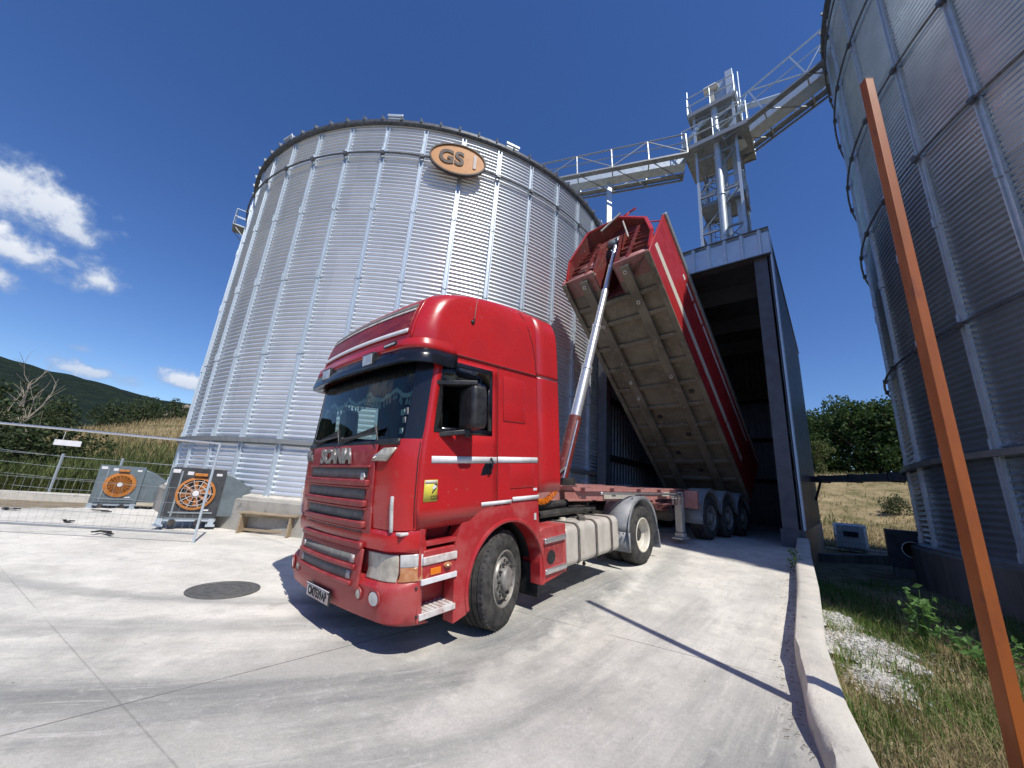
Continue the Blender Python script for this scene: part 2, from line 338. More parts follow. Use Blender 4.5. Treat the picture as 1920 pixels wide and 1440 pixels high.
WALLDIR=Vector((.649,.760,0)); SR=Vector((6.92,9.18,0)); SL=Vector((2.98,12.64,0)); SLEN=11.3
def kx(y):
    pts=[(1.2,-1),(1.45,.6)]+[(a,b) for a,b,c in KERB[::-1]]
    if y>9.2: return SR.x+(y-9.18)*WALLDIR.x/WALLDIR.y-.05
    for (x0,y0),(x1,y1) in zip(pts,pts[1:]):
        if y<=y1: return lerp(x0,x1,(y-y0)/(y1-y0))
    return pts[-1][0]
# concrete yard
def concrete_mat():
    m,nt,b,N,L=newmat('concrete_paving')
    tc=node(nt,'ShaderNodeTexCoord'); sp=node(nt,'ShaderNodeSeparateXYZ'); L.new(tc.outputs['Object'],sp.inputs[0])
    def mm(op,a,b_=None,c=None,clamp=False):
        n=node(nt,'ShaderNodeMath',operation=op,use_clamp=clamp)
        for i,x in enumerate((a,b_,c)):
            if x is None: continue
            if isinstance(x,(int,float)): n.inputs[i].default_value=x
            else: L.new(x,n.inputs[i])
        return n.outputs[0]
    def noi(s,d=6,r=.6,st=None):
        n=node(nt,'ShaderNodeTexNoise',i_Scale=s,i_Detail=d,i_Roughness=r)
        if st:
            mp=node(nt,'ShaderNodeMapping'); mp.inputs['Scale'].default_value=st[:3]; mp.inputs['Rotation'].default_value=(0,0,st[3]); L.new(tc.outputs['Object'],mp.inputs[0]); L.new(mp.outputs[0],n.inputs[0])
        else: L.new(tc.outputs['Object'],n.inputs[0])
        return n.outputs[0]
    n1=noi(.55,8,.62); n2=noi(3.2,8,.68); n3=noi(26,6,.7); sw=noi(1.0,7,.65,(2.6,.35,1,R(50)))
    rp=node(nt,'ShaderNodeValToRGB'); L.new(mm('MULTIPLY_ADD',n2,.5,mm('MULTIPLY',n1,.5)),rp.inputs[0])
    e=rp.color_ramp.elements; e[0].position=.34; e[0].color=(.45,.435,.39,1); e[1].position=.58; e[1].color=(.71,.685,.62,1)
    def sstepn(x,a,bb,o0=0,o1=1):
        n=node(nt,'ShaderNodeMapRange',interpolation_type='SMOOTHSTEP',i_1=a,i_2=bb,i_3=o0,i_4=o1); L.new(x,n.inputs[0]); return n.outputs[0]
    X,Y=sp.outputs[0],sp.outputs[1]
    dark=None
    def addd(k):
        nonlocal dark
        dark=k if dark is None else mm('MAXIMUM',dark,k)
    def arc(p1,p2,p3,wd,amt):
        (ax,ay),(bx,by),(cx,cy)=p1,p2,p3
        d=2*(ax*(by-cy)+bx*(cy-ay)+cx*(ay-by)); ux=((ax*ax+ay*ay)*(by-cy)+(bx*bx+by*by)*(cy-ay)+(cx*cx+cy*cy)*(ay-by))/d; uy=((ax*ax+ay*ay)*(cx-bx)+(bx*bx+by*by)*(ax-cx)+(cx*cx+cy*cy)*(bx-ax))/d
        rr=math.hypot(ax-ux,ay-uy)
        dx=mm('SUBTRACT',X,ux); dy=mm('SUBTRACT',Y,uy); q=mm('SQRT',mm('ADD',mm('MULTIPLY',dx,dx),mm('MULTIPLY',dy,dy)))
        q=mm('ABSOLUTE',mm('SUBTRACT',q,rr)); q=mm('ADD',q,mm('MULTIPLY_ADD',n2,.9*wd,-.45*wd)); q=mm('ADD',q,mm('MULTIPLY_ADD',sw,1.1*wd,-.55*wd))
        mcx,mcy=(ax+bx+cx)/3,(ay+by+cy)/3; rad=max(math.hypot(ax-mcx,ay-mcy),math.hypot(cx-mcx,cy-mcy))
        ex=mm('SUBTRACT',X,mcx); ey=mm('SUBTRACT',Y,mcy); ed=mm('SQRT',mm('ADD',mm('MULTIPLY',ex,ex),mm('MULTIPLY',ey,ey)))
        lim=sstepn(mm('ADD',ed,mm('MULTIPLY_ADD',n1,3,-1.5)),rad*1.25,rad*.7)
        addd(mm('MULTIPLY',mm('MULTIPLY',sstepn(q,wd,wd*.25),lim),amt))
    # streak fields: bent round the turning circle on the left, straight along the ramp on the right
    cxp,cyp=-5.2,12.6
    dx=mm('SUBTRACT',X,cxp); dy=mm('SUBTRACT',Y,cyp); rr=mm('SQRT',mm('ADD',mm('MULTIPLY',dx,dx),mm('MULTIPLY',dy,dy))); th=mm('ARCTAN2',dy,dx)
    cbn=node(nt,'ShaderNodeCombineXYZ'); L.new(mm('MULTIPLY',rr,1.6),cbn.inputs[0]); L.new(mm('MULTIPLY',th,1.9),cbn.inputs[1]); 
    sn=node(nt,'ShaderNodeTexNoise',i_Scale=1.0,i_Detail=8,i_Roughness=.66); L.new(cbn.outputs[0],sn.inputs[0]); stL=sn.outputs[0]
    al=mm('ADD',mm('MULTIPLY',X,.686),mm('MULTIPLY',Y,.722)); ac=mm('SUBTRACT',mm('MULTIPLY',X,.722),mm('MULTIPLY',Y,.686))
    cb2=node(nt,'ShaderNodeCombineXYZ'); L.new(mm('MULTIPLY',ac,1.7),cb2.inputs[0]); L.new(mm('MULTIPLY',al,.26),cb2.inputs[1])
    sn2=node(nt,'ShaderNodeTexNoise',i_Scale=1.0,i_Detail=8,i_Roughness=.66); L.new(cb2.outputs[0],sn2.inputs[0]); stR=sn2.outputs[0]
    side=sstepn(mm('ADD',X,mm('MULTIPLY',Y,.25)),-.2,2.2)
    strk=mm('ADD',mm('MULTIPLY',stL,mm('SUBTRACT',1.0,side)),mm('MULTIPLY',stR,side))
    lowleft=sstepn(mm('ADD',mm('ADD',Y,mm('MULTIPLY',X,-.12)),mm('MULTIPLY_ADD',n1,3.0,-1.5)),5.0,2.6); addd(mm('MULTIPLY',lowleft,.52))
    arc((2.0,7.0),(.35,4.9),(-1.3,2.5),.62,.75)
    arc((-.6,5.4),(-3.1,4.15),(-6.0,3.9),.34,.6)
    arc((.5,6.8),(-3.0,5.0),(-7.0,5.4),.20,.5)
    arc((-.9,3.9),(-2.8,2.9),(-5.2,2.6),.9,.66)
    arc((5.2,11.0),(3.2,7.6),(1.7,5.2),.34,.42)
    arc((2.9,6.4),(2.1,4.9),(1.4,3.2),.6,.22)
    arc((-3.3,2.6),(-1.9,1.7),(-.3,1.1),.8,.36)
    arc((1.6,3.6),(.9,2.4),(.4,1.0),.6,.36)
    rib=node(nt,'ShaderNodeCombineXYZ'); L.new(mm('MULTIPLY',ac,34),rib.inputs[0]); L.new(mm('MULTIPLY',al,.5),rib.inputs[1]); rn=node(nt,'ShaderNodeTexNoise',i_Scale=1.0,i_Detail=2); L.new(rib.outputs[0],rn.inputs[0])
    dk=mm('MULTIPLY',dark,mm('MULTIPLY_ADD',strk,1.5,.15)); dk=mm('MULTIPLY',dk,mm('MULTIPLY_ADD',n3,.5,.75)); dk=mm('MULTIPLY',dk,mm('MULTIPLY_ADD',mm('MULTIPLY',rn.outputs[0],side),.5,.82))
    dk=mm('ADD',dk,mm('MULTIPLY',mm('MULTIPLY',sstepn(strk,.44,.66),sstepn(mm('SUBTRACT',Y,mm('MULTIPLY',X,.2)),7.0,4.2)),.30),clamp=True)
    m1=node(nt,'ShaderNodeMix',data_type='RGBA'); L.new(dk,m1.inputs[0]); L.new(rp.outputs[0],m1.inputs[6]); m1.inputs[7].default_value=(.20,.205,.20,1)
    # crisp edged old stains, scuffs and pale flecks along the wheel paths
    pe=noi(.8,9,.72); pst=mm('MULTIPLY',sstepn(pe,.535,.565),.26); pe2=noi(2.1,9,.74); pst=mm('MAXIMUM',pst,mm('MULTIPLY',sstepn(pe2,.585,.61),.20))
    cf=node(nt,'ShaderNodeCombineXYZ'); L.new(mm('MULTIPLY',rr,11.0),cf.inputs[0]); L.new(mm('MULTIPLY',th,9.0),cf.inputs[1]); fn=node(nt,'ShaderNodeTexNoise',i_Scale=1.0,i_Detail=7,i_Roughness=.72); L.new(cf.outputs[0],fn.inputs[0])
    cf2=node(nt,'ShaderNodeCombineXYZ'); L.new(mm('MULTIPLY',ac,12.0),cf2.inputs[0]); L.new(mm('MULTIPLY',al,1.6),cf2.inputs[1]); fn2=node(nt,'ShaderNodeTexNoise',i_Scale=1.0,i_Detail=7,i_Roughness=.72); L.new(cf2.outputs[0],fn2.inputs[0])
    fl=mm('ADD',mm('MULTIPLY',fn.outputs[0],mm('SUBTRACT',1.0,side)),mm('MULTIPLY',fn2.outputs[0],side))
    ms1=node(nt,'ShaderNodeMix',data_type='RGBA'); L.new(mm('ADD',pst,mm('MULTIPLY',sstepn(fl,.47,.33),.22),clamp=True),ms1.inputs[0]); L.new(m1.outputs[2],ms1.inputs[6]); ms1.inputs[7].default_value=(.27,.275,.262,1)
    ms2=node(nt,'ShaderNodeMix',data_type='RGBA'); L.new(mm('MULTIPLY',sstepn(fl,.56,.68),.38),ms2.inputs[0]); L.new(ms1.outputs[2],ms2.inputs[6]); ms2.inputs[7].default_value=(.70,.68,.63,1); m1=ms2
    # pale mineral blooms
    m2=node(nt,'ShaderNodeMix',data_type='RGBA'); L.new(mm('MULTIPLY',sstepn(noi(7,8,.75),.55,.68),.35),m2.inputs[0]); L.new(m1.outputs[2],m2.inputs[6]); m2.inputs[7].default_value=(.62,.61,.59,1)
    ln=None
    def line(p,q,wd,amt):
        nonlocal ln
        nx,ny=-(q[1]-p[1]),q[0]-p[0]; l=math.hypot(nx,ny); nx/=l; ny/=l; c=-(nx*p[0]+ny*p[1])
        t=mm('ABSOLUTE',mm('ADD',mm('MULTIPLY_ADD',X,nx,c),mm('MULTIPLY',Y,ny))); t=mm('ADD',t,mm('MULTIPLY_ADD',n3,wd*1.4,-.7*wd))
        k=mm('MULTIPLY',mm('MULTIPLY',sstepn(t,wd,wd*.35),amt),sstepn(noi(1.7,4),.36,.5,.25,1)); ln=k if ln is None else mm('MAXIMUM',ln,k)
    line((-2.67,2.64),(-1.2,4.26),.010,.7); line((.54,5.14),(2.57,3.8),.009,.65)
    line((-6.2,5.33),(-2.15,2.84),.009,.3); line((3.2,8.6),(5.2,7.0),.012,.5); line((-8.6,7.4),(-4.0,10.6),.014,.4)
    m3=node(nt,'ShaderNodeMix',data_type='RGBA'); L.new(ln,m3.inputs[0]); L.new(m2.outputs[2],m3.inputs[6]); m3.inputs[7].default_value=(.10,.098,.09,1)
    vo=node(nt,'ShaderNodeTexVoronoi',i_Scale=7); L.new(tc.outputs['Object'],vo.inputs[0])
    m4=node(nt,'ShaderNodeMix',data_type='RGBA'); L.new(mm('MULTIPLY',sstepn(vo.outputs['Distance'],.075,.04),sstepn(noi(1.3),.5,.6)),m4.inputs[0]); L.new(m3.outputs[2],m4.inputs[6]); m4.inputs[7].default_value=(.12,.11,.09,1)
    ag=noi(150,3,.6); ag2=noi(55,5,.7)
    m5=node(nt,'ShaderNodeMix',data_type='RGBA',blend_type='MULTIPLY'); m5.inputs[0].default_value=1; L.new(m4.outputs[2],m5.inputs[6])
    gv=mm('MULTIPLY_ADD',ag,.5,mm('MULTIPLY_ADD',ag2,.5,.50)); cg=node(nt,'ShaderNodeCombineXYZ'); [L.new(gv,cg.inputs[k]) for k in range(3)]; L.new(cg.outputs[0],m5.inputs[7])
    L.new(m5.outputs[2],b.inputs['Base Color']); b.inputs['Roughness'].default_value=.86; b.inputs['Specular IOR Level'].default_value=.35
    bp=node(nt,'ShaderNodeBump',i_Strength=.35,i_Distance=.012); L.new(mm('ADD',n3,mm('MULTIPLY',n2,1.2)),bp.inputs['Height']); L.new(bp.outputs[0],b.inputs['Normal'])
    return m
mb=MB(); cs=.22; nx=int(36/cs); ny=int(31/cs); vid={}
def yv(i,j):
    if (i,j) not in vid:
        x=-20+i*cs; y=-6+j*cs; x=min(x,kx(y)+.12); vid[(i,j)]=len(mb.v); mb.v.append((x,y,G(x,y)))
    return vid[(i,j)]
for i in range(nx):
    for j in range(ny):
        x=-20+(i+.5)*cs; y=-6+(j+.5)*cs
        if x-cs>kx(y)+.1: continue
        if math.hypot(x,y)>15.2 and x<-2.5: continue
        if x<3 and y>13 : continue
        mb.f.append([yv(i,j),yv(i+1,j),yv(i+1,j+1),yv(i,j+1)]); mb.mi.append(0)
tag(mb.build('concrete_yard',concrete_mat()),kind='structure')
# terrain sheet: dirt, dry grass banks, wooded hill ridge
RIDGE=[(-180,5.0),(-90,8.6),(-58,8.0),(-54,7.75),(-51,7.25),(-48,6.95),(-45,6.65),(-40,6.5),(-30,6.2),(-15,4.5),(10,2.5),(40,1.0),(90,3),(180,5.0)]
LBANK=[(-180,.6),(-62,1.2),(-55,1.6),(-50,2.4),(-46,3.6),(-42,4.6),(-38,5.2),(-25,4),(0,3),(180,.6)]
def T(x,y):
    r=math.hypot(x,y); az=math.degrees(math.atan2(x,y))
    right=x>kx(y)+.05 if r<24 else az>20
    if right:
        z=lerp(.02,.16,sstep(4,11,r))+.05*noise.noise(Vector((x*1.1,y*1.1,3)))
        z=lerp(z,min(z,.0),sstep(16,22,r))
        k=interp([(-180,0),(20,0),(33,1),(60,1),(90,.4),(180,0)],az)[0]
        z+=k*(sstep(25,60,r)*5.9+sstep(60,110,r)*1.4)*(1+.05*noise.noise(Vector((x*.12,y*.12,0))))
    else:
        z=G(x,y)-.14 if r<18 else lerp(G(x,y)-.14,.2,sstep(18,20,r))
        hb=interp(LBANK,az)[0]
        z+=sstep(20.5,48,r)*hb*(1+.12*noise.noise(Vector((x*.08,y*.08,5))))+sstep(20.3,21.5,r)*.25
    if r>140:
        e=interp(RIDGE,az)[0]; rz=620*math.tan(R(e))
        hz=rz*sstep(120,640,r)**1.1*(1-.75*sstep(640,1500,r))
        n=noise.noise(Vector((x*.011,y*.011,1)))*7*sstep(200,500,r)+noise.noise(Vector((x*.06,y*.06,2)))*2.2*sstep(200,400,r)
        z=lerp(z,hz+1,sstep(140,260,r))+n
    return z
azs=[-180+5*i for i in range(23)]+[-65+.45*i for i in range(290)]+[66+5*i for i in range(23)]
rs=[.25,.6]+[1.0*1.055**i for i in range(143)]
mb=MB(); rows=[]
for r in rs: rows.append([(r*math.sin(R(a)),r*math.cos(R(a)),T(r*math.sin(R(a)),r*math.cos(R(a)))) for a in azs+[azs[0]]])
mb.grid(rows)
def terrain_mat():
    m,nt,b,N,L=newmat('terrain_ground')
    tc=node(nt,'ShaderNodeTexCoord'); vl=node(nt,'ShaderNodeVectorMath',operation='LENGTH'); L.new(tc.outputs['Object'],vl.inputs[0])
    def noi(s,d=7,r=.65):
        n=node(nt,'ShaderNodeTexNoise',i_Scale=s,i_Detail=d,i_Roughness=r); L.new(tc.outputs['Object'],n.inputs[0]); return n.outputs[0]
    def ramp(x,*st):
        rp=node(nt,'ShaderNodeValToRGB'); L.new(x,rp.inputs[0]); e=rp.color_ramp.elements
        while len(e)<len(st): e.new(.5)
        for k,(p,c) in zip(e,st): k.position=p; k.color=c4(c)
        return rp.outputs[0]
    def mix(f,a,bb):
        x=node(nt,'ShaderNodeMix',data_type='RGBA'); L.new(f,x.inputs[0]); L.new(a,x.inputs[6]); L.new(bb,x.inputs[7]); return x.outputs[2]
    def mr(x,a,bb):
        n=node(nt,'ShaderNodeMapRange',interpolation_type='SMOOTHSTEP',i_1=a,i_2=bb,i_3=0,i_4=1); L.new(x,n.inputs[0]); return n.outputs[0]
    dirt=ramp(noi(2.5),(.35,(.22,.18,.125)),(.65,(.34,.29,.21)))
    soil=ramp(noi(3.5),(.35,(.12,.11,.05)),(.5,(.24,.20,.115)),(.68,(.36,.31,.20)))
    dry=ramp(noi(.5,8,.7),(.36,(.13,.12,.05)),(.5,(.27,.215,.115)),(.64,(.36,.285,.16)))
    wood=ramp(noi(.09,9,.75),(.34,(.007,.015,.011)),(.52,(.015,.028,.016)),(.68,(.030,.046,.022)))  # far woods tinted bluish in place of air haze
    sx=node(nt,'ShaderNodeSeparateXYZ'); L.new(tc.outputs['Object'],sx.inputs[0])
    near=mix(mr(sx.outputs[0],-1,0.5),dirt,soil)
    c=mix(mr(vl.outputs['Value'],19.5,23),near,dry); c=mix(mr(vl.outputs['Value'],95,190),c,wood)
    L.new(c,b.inputs['Base Color']); b.inputs['Roughness'].default_value=.95; b.inputs['Specular IOR Level'].default_value=.15
    bp=node(nt,'ShaderNodeBump',i_Strength=.8,i_Distance=.25); L.new(noi(1.3,8,.7),bp.inputs['Height'])
    b2=node(nt,'ShaderNodeBump',i_Strength=1,i_Distance=9.0); L.new(noi(.11,6,.65),b2.inputs['Height']); L.new(bp.outputs[0],b2.inputs['Normal'])
    mv=node(nt,'ShaderNodeMix',data_type='VECTOR'); L.new(mr(vl.outputs['Value'],120,200),mv.inputs[0]); L.new(bp.outputs[0],mv.inputs[4]); L.new(b2.outputs[0],mv.inputs[5]); L.new(mv.outputs[1],b.inputs['Normal'])
    return m
tag(mb.build('terrain',terrain_mat()),kind='structure')
# ------------------------------------------------------------------ silos
def silo(label,c,z0,zr,phase,bands,rings,cutz,vents,foot,RR=8.2,pitch=.124,rise=3.8):
    root=thing('grain_silo',label,'silo',(c[0],c[1],0),0,'grain silos')
    pts=[]; z=z0
    offs=[(.021*math.sin(2*PI*t),t) for t in (0,.125,.25,.375,.5,.625,.75,.875)]
    while z<zr-.01:
        for o_,t in offs: pts.append((RR+o_,min(z+t*pitch,zr)))
        z+=pitch
    mb=MB(); mb.lathe(pts,176,'z'); wl=mb.build('corrugated_wall',M['silo'] if c[0]<0 else M['silo_shaded'],root,ang=180)
    mb=MB(); mb.lathe([(RR+.12,zr-.03),(RR+.13,zr+.05),(RR+.08,zr+.08),(.5,zr+rise-.1),(0,zr+rise)],88,'z')
    for i in range(88):
        a=2*PI*i/88; p=Vector((math.cos(a)*(RR+.2),math.sin(a)*(RR+.2),zr+.05)); q=Vector((math.cos(a)*.6,math.sin(a)*.6,zr+rise-.08)); mb.beam(p,q,.05,.1)
    mb.build('roof',M['galvdull'],root)
    mb=MB(); mb.lathe([(RR+.02,zr-.06),(RR+.15,zr-.05),(RR+.16,zr+.03),(RR+.02,zr+.05)],176,'z'); mb.build('eave',M['ringdark'],root)
    # stiffener posts
    prof=[(-.02,-.064),(.05,-.064),(.05,-.04),(.008,-.032),(.008,.032),(.05,.04),(.05,.064),(-.02,.064)]
    mb=MB(); segs=[z0-.02]+[zz for zz in cutz]+[zr-.14]
    for za,zb in zip(segs,segs[1:]):
        mb.prism([(RR+.012+x,y) for x,y in prof],'z',za+.03,zb-.005)
        mb.bx(RR-.01,RR+.08,-.074,-.064,za+.03,za+.25); mb.bx(RR-.01,RR+.08,.064,.074,za+.03,za+.25)
    first=None
    for i in range(44):
        a=PI/2-R(phase+360/44*i)
        if first is None: first=s_=mb.build('stiffener',M['galv2'],root,smooth=False)
        else:
            s_=first.copy(); COL.objects.link(s_); s_.parent=root
        s_.rotation_euler=(0,0,a)
    for zb in bands:
        mb=MB(); mb.lathe([(RR+.0,zb-.055),(RR+.13,zb-.06),(RR+.14,zb+.05),(RR+.0,zb+.06)],176,'z'); mb.build('splice_band',M['galvdull'],root)
    for zg in rings:
        pts=[((RR+.135)*math.cos(2*PI*i/132),(RR+.135)*math.sin(2*PI*i/132),zg) for i in range(132)]
        mb=MB(); mb.path(pts,.028,6,closed=True)
        for i in range(44):
            a=PI/2-R(phase+360/44*i); mb.bx(RR+.08,RR+.17,-.06,.06,zg-.05,zg+.05,Matrix.Rotation(a,4,'Z'))
        mb.build('wind_ring',M['ringdark'],root)
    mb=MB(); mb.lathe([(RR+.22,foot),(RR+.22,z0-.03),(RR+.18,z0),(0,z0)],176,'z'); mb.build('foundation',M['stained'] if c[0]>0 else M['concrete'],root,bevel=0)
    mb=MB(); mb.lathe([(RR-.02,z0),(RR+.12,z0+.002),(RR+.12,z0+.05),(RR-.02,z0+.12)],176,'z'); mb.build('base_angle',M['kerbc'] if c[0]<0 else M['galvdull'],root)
    for b_ in vents:
        a=PI/2-R(b_); mb=MB(); MM=Matrix.Rotation(a,4,'Z')
        mb.prism([(RR-.35,zr+.05),(RR+.16,zr+.04),(RR+.16,zr+.18),(RR-.35,zr+.36)],'y',-.22,.22,Matrix.Rotation(a,4,'Z')); mb.bx(RR+.162,RR+.19,-.24,.24,zr+.11,zr+.2,MM)
        mb.build('roof_vent',M['galv2'],root,bevel=.01)
    return root
silo('pale galvanised grain silo behind the red truck, wearing the orange oval sign',(-4.0,17.55),.95,12.28,166.5,[2.33],[11.06],[2.33,4.6,6.84,9.1,11.06],[-178.5,155.7,-150.3,120],-.1)
silo('taller shaded grain silo at the right behind the orange post',(17.4,3.76),1.0,17.75,-56.3,[2.86],[5.28,9.24,11.85,14.65,16.9],[2.86,5.28,7.5,9.24,11.85,14.65],[-42,-70,-100],-.2,9.25,.122,3.0)
# small work platform hanging high on the left edge of the first silo
c=(-4.0,17.55); a=-126
PSC=.62
st=thing('access_platform','small steel access platform with rails hanging high on the pale silo','platform',(c[0]+8.42*math.sin(R(a)),c[1]+8.42*math.cos(R(a)),10.35),PI/2-R(a)); st.scale=(PSC,)*3
mb=MB(); mb.bx(-.35,.35,-.5,.5,-.03,.03); mb.build('deck',M['galvdull'],st)
mb=MB()
for y in(-.5,.5):
    for x in(-.33,.33): mb.tube((x,y,0),(x,y,1.05),.02)
    mb.tube((-.33,y,1.05),(.33,y,1.05),.02); mb.tube((-.33,y,.55),(.33,y,.55),.02)
for z in(.55,1.05): mb.tube((.33,-.5,z),(.33,.5,z),.02)
mb.build('handrail',M['galv2'],st)
mb=MB(); mb.beam((.3,-.4,-.02),(-.3,-.4,-.6),.04,.04); mb.beam((.3,.4,-.02),(-.3,.4,-.6),.04,.04); mb.build('bracket',M['galvdull'],st)
# oval sign
sb=167.3; a=PI/2-R(sb); sx=c[0]+8.42*math.sin(R(sb)); sy=c[1]+8.42*math.cos(R(sb))
SM=Matrix.Translation((sx,sy,11.02))@Matrix.Rotation(R(180-sb),4,'Z')@Matrix.Rotation(R(-2),4,'Y')@Matrix.Rotation(R(4),4,'X')
sg=thing('oval_sign','oval orange sign with dark and faded letters high on the pale silo','sign',M=SM)
def ell(a,b,n=48): return [(a*math.cos(2*PI*i/n),b*math.sin(2*PI*i/n)) for i in range(n)]
mb=MB(); mb.prism(ell(.80,.47),'y',-.10,.0); mb.build('sign_panel',M['signorange'],sg,ang=30)
mb=MB(); n=48
rows=[[(a_*math.cos(2*PI*i/n),y_,b_*math.sin(2*PI*i/n)) for i in range(n+1)] for a_,b_,y_ in ((.79,.46,-.02),(.85,.52,-.02),(.85,.52,-.13),(.80,.475,-.13),(.80,.475,-.099))]
mb.grid(rows); mb.build('sign_rim',M['signbrown'],sg)
TX=Matrix.Rotation(PI/2,4,'X')
textmesh('dark_letters','GS',.62,M['signbrown'],sg,Matrix.Translation((-.20,-.112,0))@TX,.012,.018,1.02)
textmesh('faded_letter','1',.60,M['signpale'],sg,Matrix.Translation((.50,-.112,-.01))@TX,.012,.018,.9)
mb=MB(); mb.tube((-.4,0,.2),(-.4,.14,.2),.03); mb.tube((.4,0,.2),(.4,.14,.2),.03); mb.tube((0,0,-.3),(0,.14,-.3),.03); mb.build('sign_bracket',M['ringdark'],sg)
# ------------------------------------------------------------------ unloading shed
psi=R(40.5); XD=Vector((math.cos(psi),-math.sin(psi),0)); SM=Matrix(((XD.x,WALLDIR.x,0,SL.x),(XD.y,WALLDIR.y,0,SL.y),(0,0,1,0),(0,0,0,1)))
W=(SR-SL).length
sh=thing('unloading_shed','tall blue grey metal shed with open front swallowing the tipped trailer','shed',M=SM)
H0,HB,HT=FLOOR,8.55,9.36
def clad(p,q,z0,z1,pitch,dep,mat,name,parent,side=1,top=.3):
    p=Vector(p);q=Vector(q);d=(q-p);Ln=d.length;d.normalize();nrm=Vector((-d.y,d.x,0))*side
    n=max(1,round(Ln/pitch)); pt=Ln/n; prof=[]
    for i in range(n):
        for f,h in ((0,0),(.5-top/2-.09,0),(.5-top/2,1),(.5+top/2,1),(.5+top/2+.09,0)): prof.append(p+d*(pt*(i+f))+nrm*dep*h)
    prof.append(q); mb=MB()
    mb.grid([[(v.x,v.y,z) for v in prof] for z in (z0,z1)]); return mb.build(name,mat,parent,smooth=False,solid=.012)
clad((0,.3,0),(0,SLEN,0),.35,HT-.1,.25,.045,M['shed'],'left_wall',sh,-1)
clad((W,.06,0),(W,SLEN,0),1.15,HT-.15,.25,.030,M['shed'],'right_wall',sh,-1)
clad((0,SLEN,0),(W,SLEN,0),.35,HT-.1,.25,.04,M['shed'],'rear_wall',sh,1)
mb=MB(); mb.bx(W-.03,W+.06,.0,SLEN,-.3,1.2); mb.bx(W-.42,W-.03,-.03,.05,-.2,1.2); mb.build('plinth_flashing',M['shedcol'],sh)
mb=MB()
for z in (2.9,4.9,6.9):
    mb.bx(.06,.20,.3,SLEN-.1,z-.09,z+.09); mb.bx(W-.2,W-.06,.3,SLEN-.1,z-.09,z+.09); mb.bx(.2,W-.2,SLEN-.22,SLEN-.08,z-.09,z+.09)
mb.build('girts',M['dark'],sh)
for x,y in ((.0,.0),(W-.38,.05),(.06,5.5),(W-.36,5.5)):
    mb=MB(); mb.bx(x,x+.32,y,y+.30,0,HB+.25); mb.build('column',M['shedcol'],sh,bevel=.008)
mb=MB(); mb.bx(.0,W,.06,.24,HB,HB+.3); mb.build('lintel',M['shedcol'],sh)
mb=MB(); mb.bx(-.1,W+.06,-.06,SLEN+.1,HT-.1,HT-.02); 
for y in (2.8,5.6,8.4): mb.bx(0,W,y-.1,y+.1,HB+.1,HT-.1)
mb.build('roof',M['shed'],sh)
clad((-.02,-.06,0),(W+.04,-.06,0),HB,HT,.46,.05,M['fascia'],'fascia_cladding',sh,-1,.10)
mb=MB(); mb.bx(-.04,W+.06,-.115,-.055,HB-.03,HB); mb.bx(-.04,W+.06,-.12,-.05,HT,HT+.03); mb.build('fascia_trim',M['ringdark'],sh)
for y in (-.02,.30):
    mb=MB(); mb.bx(W+.03,W+.065,y,y+.10,1.2,HT-.05); mb.build('corner_trim',M['fascia'],sh)
mb=MB(); mb.bx(.02,W-.02,.02,SLEN,.55,FLOOR-.012); mb.build('pit_floor',M['concrete'],sh)
# duct between the shed and the second silo
p=SM@Vector((W+.05,8.3,2.88)); q=Vector((11.0,10.2,2.74))
dt=thing('steel_duct','long grey steel duct running from the shed wall to the shaded silo','duct',p)
mb=MB(); mb.beam((0,0,0),q-p,.34,.22); mb.build('duct_body',M['galvdull'],dt,bevel=.01)
d=(q-p).normalized()
for t in(.15,.5,.85):
    mb=MB(); k=(q-p)*t; mb.beam(k-d*.03,k+d*.03,.4,.28); mb.build('duct_flange',M['ringdark'],dt)
mb=MB(); k=(q-p)*.10; mb.beam(Vector((0,0,-.8)),k+Vector((0,0,-.1)),.06,.06); mb.build('strut',M['ringdark'],dt)
# ------------------------------------------------------------------ elevator tower
TC=Vector((8.55,13.6,0)); tw=thing('elevator_tower','slim galvanised elevator tower rising behind the shed roof','tower',M=Matrix(((XD.x,WALLDIR.x,0,TC.x),(XD.y,WALLDIR.y,0,TC.y),(0,0,1,0),(0,0,0,1))))
hw=.78
for sx_ in(-1,1):
    for sy_ in(-1,1):
        mb=MB(); x,y=sx_*hw,sy_*hw; mb.bx(x-.05,x+.05,y-.05,y+.05,9.27,18.8); mb.build('tower_leg',M['galv2'],tw)
mb=MB(); lv=[9.3,10.9,12.5,14.3,16.3,18.6]
for za,zb in zip(lv,lv[1:]):
    for k in range(4):
        ps=[(-hw,-hw),(hw,-hw),(hw,hw),(-hw,hw)]; (x0,y0),(x1,y1)=ps[k],ps[(k+1)%4]
        mb.beam((x0,y0,zb-.1),(x1,y1,zb-.1),.075,.075)
        if k in (0,2): mb.beam((x0,y0,za),(x1,y1,zb-.1),.045,.045)
        else: mb.beam((x1,y1,za),(x0,y0,zb-.1),.045,.045)
mb.build('bracing',M['galvdull'],tw)
for x in(.12,.62):
    mb=MB(); mb.bx(x-.13,x+.13,-.16,.1,9.27,19.3)
    for z in range(10,19,2): mb.bx(x-.16,x+.16,-.19,.13,z-.03,z+.03)
    mb.build('elevator_trunk',M['galv2'],tw)
mb=MB(); mb.bx(-.1,.85,-.3,.25,19.3,20.0); mb.prism([(-.1,20.0),(.85,20.0),(.85,20.35),(.5,20.6),(.2,20.6),(-.1,20.35)],'y',-.3,.25); mb.build('elevator_head',M['galv2'],tw,bevel=.02)
mb=MB(); mb.bx(.55,.85,-.55,-.31,19.2,20.75); mb.build('control_cabinet',M['galv2'],tw,bevel=.01)
